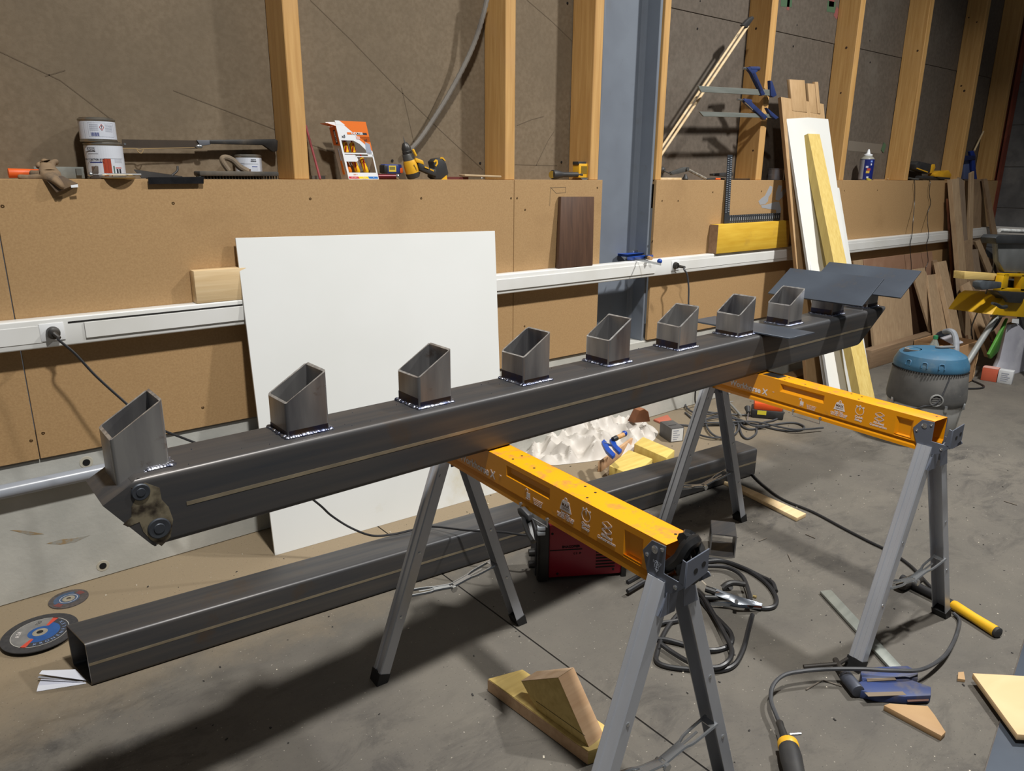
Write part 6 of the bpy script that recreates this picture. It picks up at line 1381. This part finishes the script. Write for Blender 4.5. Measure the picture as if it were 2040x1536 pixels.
build('lid_recess', MB().lathe(vc-fs*.10+fdir*.05+V((0, 0, z3-.012)), (0, 0, 1), [(.042, 0), (.045, .018), (.038, .018), (.036, .012), (.001, .012)], n=20), mat('handle_grey', (104, 106, 106)), va)
for a in range(4):
    d_ = V((math.cos(a*1.571+.4), math.sin(a*1.571+.4), 0)); build('caster', MB().cyl(vc+d_*R_*.72+V((0, 0, .02))-V((.0, .012, 0)), vc+d_*R_*.72+V((0, 0, .02))+V((0, .012, 0)), .02, n=12), dk, va)
pI, d_ = on(.28, z1_+.045, R_*.99)
build('mains_lead', MB().tube([wl(1858, 740, vc.y-.16) if False else on(.55, z2-.02, R_*.96)[0], pI+V((.0, -.01, -.006)), on(-.05, z1_+.0, R_*1.01)[0], on(-.45, z1_-.07, R_*1.0)[0], on(-.7, z1_-.16, R_*.98)[0]], .0045, n=8), cab2, va)
hose = mat('hose_grey', (134, 138, 144), (120, 124, 130), rough=.55, scale=10)
Yh = vc.y+.16
hp_ = [fl(1898, 742, .30), wl(1898, 718, 2.15), wl(1904, 690, 2.2), wl(1904, 668, 2.25), wl(1896, 660, 2.3), wl(1885, 658, 2.35), wl(1878, 662, 2.4)]
build('hose', MB().tube([vc+V((.13, .0, z2)), wl(1901, 715, vc.y+.20), wl(1905, 690, vc.y+.25), wl(1902, 668, vc.y+.3), wl(1894, 660, vc.y+.34), wl(1882, 661, vc.y+.40)], .020, n=10, sub=8), hose, va)

# cardboard box with a bottle and odds, orange and white boxes
crd = mat('cardboard', (176, 138, 98), (164, 126, 88), rough=.8, scale=6)
a, b_ = fl(1845, 762), fl(1938, 758)
ca = thing('cardboard_box', 'open brown cardboard box standing on the floor behind the vacuum', 'box', fl(1892, 765))
cx0, cx1_, cy0 = fl(1850, 770).x, fl(1936, 760).x, fl(1936, 760).y
cz = pl(1900, 688, (0, cy0, 0), (0, 1, 0)).z
cy1 = cy0+.30; cz = max(.18, min(.32, cz))
for nm, lo_, hi_ in (('side', (cx0, cy0, .001), (cx1_, cy0+.005, cz)), ('side', (cx0, cy1-.005, .001), (cx1_, cy1, cz)), ('side', (cx0, cy0, .001), (cx0+.005, cy1, cz)), ('side', (cx1_-.005, cy0, .001), (cx1_, cy1, cz)), ('bottom', (cx0, cy0, .001), (cx1_, cy1, .006))):
    build(nm, MB().box(lo_, hi_), crd, ca)
build('torn_edge', MB().prism([(cx1_+.001, cy0-.002, .02), (cx1_+.02, cy0-.004, .05), (cx1_+.012, cy0-.003, .12), (cx1_+.024, cy0-.004, .18), (cx1_+.006, cy0-.003, cz)], (0, .004, 0)), mat('torn_card', (206, 172, 130), (150, 116, 80), rough=.9, scale=60), ca)
pb = V((wl(1867, 690, cy0+.08).x, cy0+.10, .007)); 
one('water_bottle', MB().lathe(pb, (0, 0, 1), [(.030, 0), (.034, .01), (.034, cz-.0), (.030, cz+.02), (.014, cz+.055), (.013, cz+.065)], n=20), mat('clear_plastic', (206, 216, 212), rough=.12, trans=.75), 'clear plastic bottle with a green cap standing in the cardboard box', 'bottle')
bot = bpy.data.objects['water_bottle']; build('cap', MB().lathe(pb+V((0, 0, cz+.062)), (0, 0, 1), [(.016, 0), (.016, .022), (.014, .024), (.001, .024)], n=16), mat('cap_green', (40, 118, 76), rough=.5), bot)
one('plastic_offcut', MB().prism([V((cx0+.12, cy0+.06, cz-.01)), V((cx0+.25, cy0+.05, cz-.005)), V((cx0+.30, cy0+.16, cz+.03)), V((cx0+.16, cy0+.18, cz+.02))], (0, 0, .006)), mat('pale_grey_sheet', (160, 158, 164), rough=.6), 'pale grey plastic sheet sticking out of the cardboard box', 'plastic sheet')
o = thing('orange_box', 'small orange-red carton lying on the floor right of the cardboard box', 'box', fl(1965, 762))
P0_ = fl(1953, 757); p1 = fl(1984, 762); hz = 26*mpp(P0_); u_ = (p1-P0_); u_.z = 0; v_ = V((-u_.y, u_.x, 0))*.8
build('carton', MB().obox(P0_+V((0, 0, .0005)), u_, v_, V((0, 0, hz))), mat('carton_red', (190, 92, 64), (178, 82, 56), rough=.6, scale=8), o, bev=.002)
build('carton_top', MB().obox(P0_+V((0, 0, hz+.0006)), u_, v_, V((0, 0, .0015))), mat('carton_pink', (196, 150, 140), rough=.7), o)
o = thing('white_box', 'small white printed carton beside the orange carton', 'box', fl(2000, 762))
P1_ = p1+u_.normalized()*.004; build('carton', MB().obox(P1_+V((0, 0, .0005)), u_*.92, v_*.8, V((0, 0, hz))), mat('carton_pale', (190, 192, 194), rough=.6), o, bev=.002)
un = u_.normalized(); nv = V((un.y, -un.x, 0))
for k in range(5): build('print', MB().obox(P1_+un*.02+nv*.0006+V((0, 0, .02+hz*.14*k)), un*(u_.length*(.4+.08*(k % 3))), nv*.0006, V((0, 0, .006))), ink_g, o)
# dark bag of bits and leads beside the box
one('grey_rag', MB().ball(V((cx1_-.05, cy1-.08, cz+.01)), .07, 12, 8, (1.3, .9, .5)), mat('rag_blue', (70, 78, 92), (52, 58, 70), rough=.9, scale=20, bump=.6, bscale=30), 'dark blue-grey rag lying on top of the cardboard box contents', 'rag')

# mitre saw on its stand
YS_ = 1.92
sw = thing('mitre_saw', 'yellow and black mitre saw on a stand at the right edge of the view', 'saw', fl(2010, 800, 0))
sy_ = mat('saw_yellow', (196, 154, 6), (184, 142, 4), rough=.45, scale=6); sb_ = mat('saw_black', (46, 48, 50), (38, 40, 42), rough=.5, scale=10)
W = lambda pts, Y=YS_: [wl(x, y, Y) for x, y in pts]
build('base_casting', MB().prism(W([(1976, 627), (1997, 595), (2008, 588), (2200, 596), (2200, 646)]), (0, .30, 0)), sy_, sw, bev=.006)  # base lengthened unseen to the right, so the saw casts a wider floor shadow
build('turntable_bracket', MB().prism(W([(1989, 580), (2048, 583), (2046, 588), (2034, 604), (2012, 603), (2004, 592), (1992, 586)], YS_-.03), (0, .08, 0)), sb_, sw, bev=.004)
build('mitre_handle', MB().tube([wl(1977, 604, YS_-.05), wl(1986, 607, YS_-.05), wl(1995, 612, YS_-.05), wl(2004, 611, YS_-.05)], [.010, .014], n=10), sb_, sw)
build('arm_frame', MB().prism(W([(1994, 578), (2001, 546), (2011, 546), (2007, 574)], YS_-.01), (0, .05, 0)), sy_, sw, bev=.003)
build('arm_frame', MB().prism(W([(2001, 545), (2062, 546), (2062, 552), (2000, 551)], YS_-.01), (0, .05, 0)), sy_, sw, bev=.003)
build('arm_frame', MB().prism(W([(1994, 573), (2050, 576), (2050, 583), (1993, 580)], YS_-.01), (0, .05, 0)), sy_, sw, bev=.003)
build('arm_frame', MB().prism(W([(2036, 548), (2062, 548), (2062, 582), (2033, 580)], YS_-.01), (0, .05, 0)), sy_, sw, bev=.003)
build('carry_handle', MB().prism(W([(1953, 562), (1960, 559), (1996, 562), (1995, 574), (1958, 578), (1952, 572)], YS_-.02), (0, .05, 0)), mat('saw_grip', (74, 80, 86), (58, 62, 66), rough=.5, scale=10), sw, bev=.006)
build('motor_housing', MB().prism(W([(2000, 560), (2032, 560), (2032, 574), (2000, 573)], YS_+.06), (0, .1, 0)), sb_, sw, bev=.004)
build('blade_disc', MB().lathe(wl(2030, 530, YS_+.05), (.2, -1, .15), [(.02, 0), (.10, .001), (.10, .003), (.02, .003)], n=32), mat('dark_blade', (58, 56, 54)), sw)
build('guard', MB().prism(W([(1988, 484), (2080, 486), (2080, 545), (2002, 542), (1990, 520)], YS_+.02), (0, .04, 0)), mat('smoked_guard', (108, 110, 110), (94, 96, 96), rough=.35, scale=6), sw, bev=.006)
build('hood', MB().prism(W([(1984, 474), (1990, 468), (2080, 470), (2080, 487), (1986, 486)], YS_), (0, .10, 0)), sb_, sw, bev=.008)
build('worklight_tube', MB().cyl(wl(1991, 459, YS_+.03), wl(2060, 462, YS_+.03), .014, n=12), mat('tube_white', (190, 192, 190), (150, 150, 148), rough=.4, scale=20), sw)
build('workpiece', MB().prism(W([(1922, 541), (1988, 545), (1994, 545), (1993, 558), (1986, 559), (1921, 556)], YS_+.05), (0, .07, 0)), wood('workpiece_pine', (214, 186, 118), (196, 166, 98), X_), sw, bev=.002)
build('workpiece', MB().prism(W([(2012, 547), (2050, 549), (2050, 556), (2012, 555)], YS_+.06), (0, .05, 0)), wood('workpiece_pine', (214, 186, 118), (196, 166, 98), X_), sw)
legm = mat('stand_tube', (150, 152, 150), (138, 140, 138), rough=.45, metal=.3, scale=8)
build('stand_leg', MB().cyl(wl(1984, 632, YS_+.02), fl(1884, 790, .015), .021, n=14), legm, sw)
build('stand_leg', MB().cyl(wl(2050, 636, YS_+.1), fl(2120, 760, .015), .021, n=14), legm, sw)
build('stand_leg', MB().cyl(wl(2050, 636, YS_+.02), fl(2180, 860, .015), .021, n=14), legm, sw)
build('stand_beam', MB().obox(wl(1990, 634, YS_+.03), V((.8, .0, 0)), V((0, .06, 0)), V((0, 0, .035))), legm, sw)
build('lock_lever', MB().tube([wl(1993, 630, YS_+.06), wl(1985, 645, YS_+.07), wl(1977, 655, YS_+.08), wl(1968, 662, YS_+.08)], [.016, .010], n=8), dk, sw)
build('mains_lead', MB().tube([wl(1986, 484, YS_+.06), wl(1982, 510, YS_+.1), wl(1976, 545, YS_+.12), wl(1962, 590, YS_+.14), wl(1946, 625, YS_+.16), wl(1936, 650, YS_+.2), wl(1935, 668, YS_+.24)], .005, n=8), mat('lead_grey', (104, 102, 102), rough=.5), sw)
# dust bag hanging under it
bagm = mat('bag_translucent', (160, 160, 168), (140, 140, 150), rough=.45, scale=4, c3=(176, 176, 182), s3=3, lo3=.5, hi3=.7)
db = thing('dust_bag', 'translucent grey dust bag with a green strip hanging below the saw', 'bag', fl(2015, 775, 0))
YB_ = YS_+.05
rows = [((2008, 640), (2052, 640)), ((2004, 660), (2075, 660)), ((1996, 695), (2090, 695)), ((1985, 718), (2095, 720)), ((1972, 728), (2098, 735)), ((1985, 737), (2090, 742))]
rings = []
for (a, b_), d_ in zip(rows, (.03, .07, .10, .12, .12, .06)):
    p0, p1 = wl(*a, YB_), wl(*b_, YB_); c_ = (p0+p1)/2; hw2 = (p1-p0).length/2
    rings.append([c_+V((hw2*math.cos(t_*math.pi/8), d_*math.sin(t_*math.pi/8), 0))+V((0, 0, .012*noise.noise(V((t_*.9, c_.z*9, 1))))) for t_ in range(16)])
build('bag', MB().loft(rings), bagm, db, smooth=60)
build('green_strip', MB().prism(W([(2005, 640), (2009, 634), (2000, 660), (1990, 700), (1975, 715), (1971, 706), (1985, 680), (1998, 655)], YB_-.015), (0, .02, 0)), mat('bag_green', (60, 118, 34), (78, 140, 48), rough=.6, scale=9), db, bev=.003)
build('bag_label', MB().prism(W([(2018, 634), (2030, 634), (2030, 645), (2016, 643)], YB_-.04), (0, .002, 0)), mat('label_bright', (226, 228, 230), rough=.5), db)
build('black_clip', MB().prism(W([(2034, 632), (2050, 632), (2050, 672), (2040, 660)], YB_-.05), (0, .03, 0)), dk, db, bev=.004)
one('stray_lead', MB().tube([fl(1940, 690, .10), fl(1930, 720, .02), fl(1922, 748, .008), fl(1912, 765, .008), fl(1909, 772, .008), fl(1930, 774, .008), fl(1955, 773, .008), fl(1959, 768, .008), fl(1935, 757, .008), fl(1912, 748, .012)], .006, n=8), cab, 'dark lead looping on the floor in front of the cardboard box', 'lead')

# ================================================================ UNDER THE BEAM, MIDDLE
# crumpled white sheet
def crumple(name, label, cx, cy, rx, ry, H, seed, m_):
    N1, N2 = 96, 66; q = MB(); vs = []
    for j in range(N2+1):
        for i in range(N1+1):
            u, v = -1+2*i/N1, -1+2*j/N2
            # square to disc
            x = u*math.sqrt(1-v*v/2); y = v*math.sqrt(1-u*u/2); r = math.hypot(x, y)
            edge = 1+.16*noise.noise(V((math.atan2(y, x)*1.3, seed, 0)))
            fall = max(0., 1-r**2.2)
            px_, py_ = x*rx*edge, y*ry*edge
            wq = V((noise.noise(V((px_*5, py_*5, 20))), noise.noise(V((px_*5, py_*5, 30))), 0))*.10; a = abs(noise.noise(V(((px_+wq.x)*6.5, (py_+wq.y)*6.5, seed)))); b_ = abs(noise.noise(V(((px_+wq.y)*13+3, (py_+wq.x)*12, seed+5)))); c_ = noise.noise(V((px_*3.5, py_*3.5, seed+9)))
            z = H*fall*(.55+.55*c_) + (.15*(.30-a)+.06*(.28-b_))*min(1, fall*3)
            vs.append(V((cx+px_+.012*noise.noise(V((px_*20, py_*20, 3))), cy+py_, max(.0015, z))))
    fs_ = [[j*(N1+1)+i, j*(N1+1)+i+1, (j+1)*(N1+1)+i+1, (j+1)*(N1+1)+i] for j in range(N2) for i in range(N1)]
    q.add(vs, fs_)
    return one(name, q, m_, label, 'sheet', smooth=28)
sheetm = mat('white_plastic_sheet', (204, 198, 190), (190, 183, 174), rough=.5, scale=6)
bl_, br_ = fl(1062, 905), fl(1318, 868)
cc = fl(1188, 886)
crumple('plastic_sheet', 'crumpled white plastic sheet heaped on the floor behind the near trestle', cc.x+.03, cc.y+.09, .50, .30, .15, 4.2, sheetm)
# blue clamp on the sheet
o = thing('small_clamp', 'small blue bar clamp with wooden handle lying on the crumpled white sheet', 'clamp', fl(1215, 880, .16))
F = lambda x, y, z=.15: fl(x, y, z)
JZ = .165
jaw = lambda pts: MB().prism([fl(x, y, JZ) for x, y in pts], V((0, 0, .018)))
build('fixed_jaw', jaw([(1198, 886), (1203, 881), (1208, 886), (1214, 898), (1226, 911), (1220, 916), (1207, 904), (1201, 893)]), blu, o, bev=.002)
build('sliding_jaw', jaw([(1214, 882), (1220, 878), (1225, 884), (1229, 893), (1239, 902), (1233, 907), (1222, 897), (1217, 889)]), blu, o, bev=.002)
build('bar', MB().obox(F(1204, 886, .175), F(1219, 890, .175)-F(1204, 886, .175), V((.004, .006, 0)), V((0, 0, .012))), bolt, o)
build('collar', MB().cyl(F(1221, 876, .19), F(1229, 872, .195), .014, n=12), bk, o); build('handle', MB().cyl(F(1229, 872, .195), F(1242, 866, .20), .0125, n=12), hw_, o); build('handle_end', MB().ball(F(1244, 864, .2), .016, 12, 8), blu, o)
# yellow timbers
yt = mat('floor_timber_yellow', (222, 196, 112), (206, 178, 92), rough=.6, scale=2, stretch=(3, 22, 10), lo=.35, hi=.65)
def blockp(name, label, top, h, m_, cat='timber', end=None):
    t3 = [fl(x, y, h) for x, y in top]; t3.append(t3[0]+(t3[2]-t3[1]))
    o = thing(name, label, cat, V((t3[0].x, t3[0].y, 0)))
    build('block', MB().prism([V((p.x, p.y, .001)) for p in t3], (0, 0, h-.001)), m_, o, bev=.002)
    if end:
        a, b_ = t3[end[0]], t3[end[1]]; out = (b_-a).cross(V((0, 0, 1))).normalized(); c_ = sum(t3, V())/4
        if (a-c_).dot(out) < 0: out = -out
        build('end_grain', MB().obox(V((a.x, a.y, .003))+out*.0002, V((b_.x-a.x, b_.y-a.y, 0)), out*.0008, V((0, 0, h-.005))), end[2], o)
    return o
eg = mat('pink_end', (206, 168, 130), (190, 150, 112), rough=.8, scale=30)
blockp('yellow_timber', 'yellow timber block left one of the pair in front of the white sheet', [(1300, 914), (1253, 896), (1214, 928)], .062, yt, end=(1, 2, eg))
blockp('yellow_timber', 'yellow timber block right one of the pair beside the white sheet', [(1344, 897), (1281, 870), (1264, 884)], .062, yt, end=(1, 2, eg))
a, b_ = fl(1198, 940, 0), fl(1262, 890, 0)
one('pink_plank', MB().obox(V((a.x, a.y, .001)), b_-a, V((-.016, .012, 0)), V((0, 0, .055))), eg, 'thin pinkish plank standing on edge against the yellow timber blocks', 'plank', bev=.001)
# small dark carton with white label
pa, pb_ = fl(1335, 882), fl(1361, 879); u_ = pb_-pa; u_.z = 0; v_ = V((-u_.y, u_.x, 0)).normalized()*u_.length*1.5; hz = 30*mpp(pa)
o = thing('dark_carton', 'small dark grey carton with a white end label on the floor', 'box', pa)
build('carton', MB().obox(pa+V((0, 0, .0005)), u_, v_, V((0, 0, hz))), mat('carton_dark', (86, 84, 82), (74, 72, 71), rough=.6, scale=9), o, bev=.002)
un = u_.normalized(); nv = V((un.y, -un.x, 0))
build('label', MB().obox(pa+un*.006+nv*.0006+V((0, 0, .006)), un*(u_.length-.012), nv*.0006, V((0, 0, hz-.012))), mat('label_white', (214, 214, 212), rough=.6), o)
for k in range(5): build('print', MB().obox(pa+un*.016+nv*.0013+V((0, 0, .015+hz*.15*k)), un*(u_.length*(.3+.1*(k % 3))), nv*.0005, V((0, 0, .005))), ink_g, o)
build('slot', MB().obox(pa+v_*.35+un*.01+V((0, 0, hz+.0006)), un*(u_.length*.6), v_*.05, V((0, 0, .0006))), dark, o)
# copper-brown paper cone and a red mark by the wall
one('brown_scrap', MB().prism([fl(1262, 843, .10), fl(1296, 840, .10), fl(1292, 820, .17), fl(1284, 814, .20), fl(1275, 818, .20)], (0, .05, -.0)), mat('kraft_brown', (150, 98, 66), (128, 82, 54), rough=.7, scale=10), 'crumpled brown kraft paper standing behind the white sheet', 'paper', bev=.004)
one('clay_scrap', MB().prism([fl(1302, 835, .012), fl(1330, 826, .012), fl(1338, 836, .012), fl(1318, 842, .012)], (0, 0, -.0115)), mat('terracotta', (172, 96, 74), rough=.8), 'flat reddish scrap on the floor behind the dark carton', 'scrap', bev=.001)
# leads coiled at the wall, orange power tool
ld = thing('lead_coil', 'tangled grey leads coiled on the floor behind the far trestle', 'leads', fl(1460, 840))
for k, lp in enumerate(([(1365, 822), (1390, 838), (1430, 828), (1465, 832), (1480, 850), (1500, 855), (1540, 846), (1580, 842), (1602, 850), (1590, 858), (1550, 856), (1510, 846), (1470, 842), (1440, 836)],
     [(1405, 826), (1408, 850), (1424, 868), (1450, 872), (1470, 858), (1468, 838), (1450, 826)], [(1400, 842), (1440, 842), (1500, 840), (1560, 852), (1590, 856), (1640, 852)],
     [(1472, 846), (1478, 866), (1490, 874), (1506, 864), (1508, 850), (1520, 842), (1545, 836), (1562, 822)], [(1385, 864), (1420, 872), (1455, 866), (1462, 846), (1440, 832), (1402, 836)], [(1452, 832), (1480, 838), (1500, 848), (1530, 848)],
     [(1340, 845), (1380, 848), (1430, 846), (1470, 846)], [(1365, 790), (1368, 812), (1395, 826), (1430, 822)])):
    build('lead', MB().tube([fl(x, y, .008+.009*(k % 3)) for x, y in lp], .0062, n=8, sub=6), cab2, ld)
one('trestle_rod', MB().tube([fl(1448, 798, .02), fl(1462, 812, .02), fl(1476, 828, .02)], .008, n=8, sub=1).tube([fl(1440, 802, .02), fl(1460, 800, .02)], .004, n=6), mat('rod_grey', (140, 140, 136), rough=.5, metal=.4), 'thin grey metal rod lying on the floor among the leads', 'rod')
o = thing('orange_tool', 'orange and black power tool lying on the floor under the far trestle bar', 'power tool', fl(1525, 832))
Pq = lambda x, y, z: fl(x, y, z)
pa, pb_ = fl(1496, 832), fl(1560, 838); u_ = pb_-pa; u_.z = 0; v_ = V((-u_.y, u_.x, 0)).normalized()*.13
build('base', MB().obox(pa+V((0, 0, .001)), u_, v_, V((0, 0, .055))), dk, o, bev=.008)
build('shell', MB().obox(pa+u_*.06+v_*.04+V((0, 0, .052)), u_*.9, v_*.9, V((0, 0, .05))), mat('tool_orange', (228, 88, 34), (214, 78, 28), rough=.45, scale=9), o, bev=.012)
un = u_.normalized(); nv = V((un.y, -un.x, 0))
build('label', MB().obox(pa+u_*.18+nv*.0006+V((0, 0, .026)), un*.055, nv*.0006, V((0, 0, .028))), mat('label_yellow', (222, 206, 60), rough=.5), o)
build('chuck', MB().cyl(fl(1489, 812, .05), fl(1491, 822, .03), .02, .012, n=12), dk, o); build('bit', MB().cyl(fl(1491, 822, .03), fl(1489, 838, .004), .004, n=8), bolt, o)
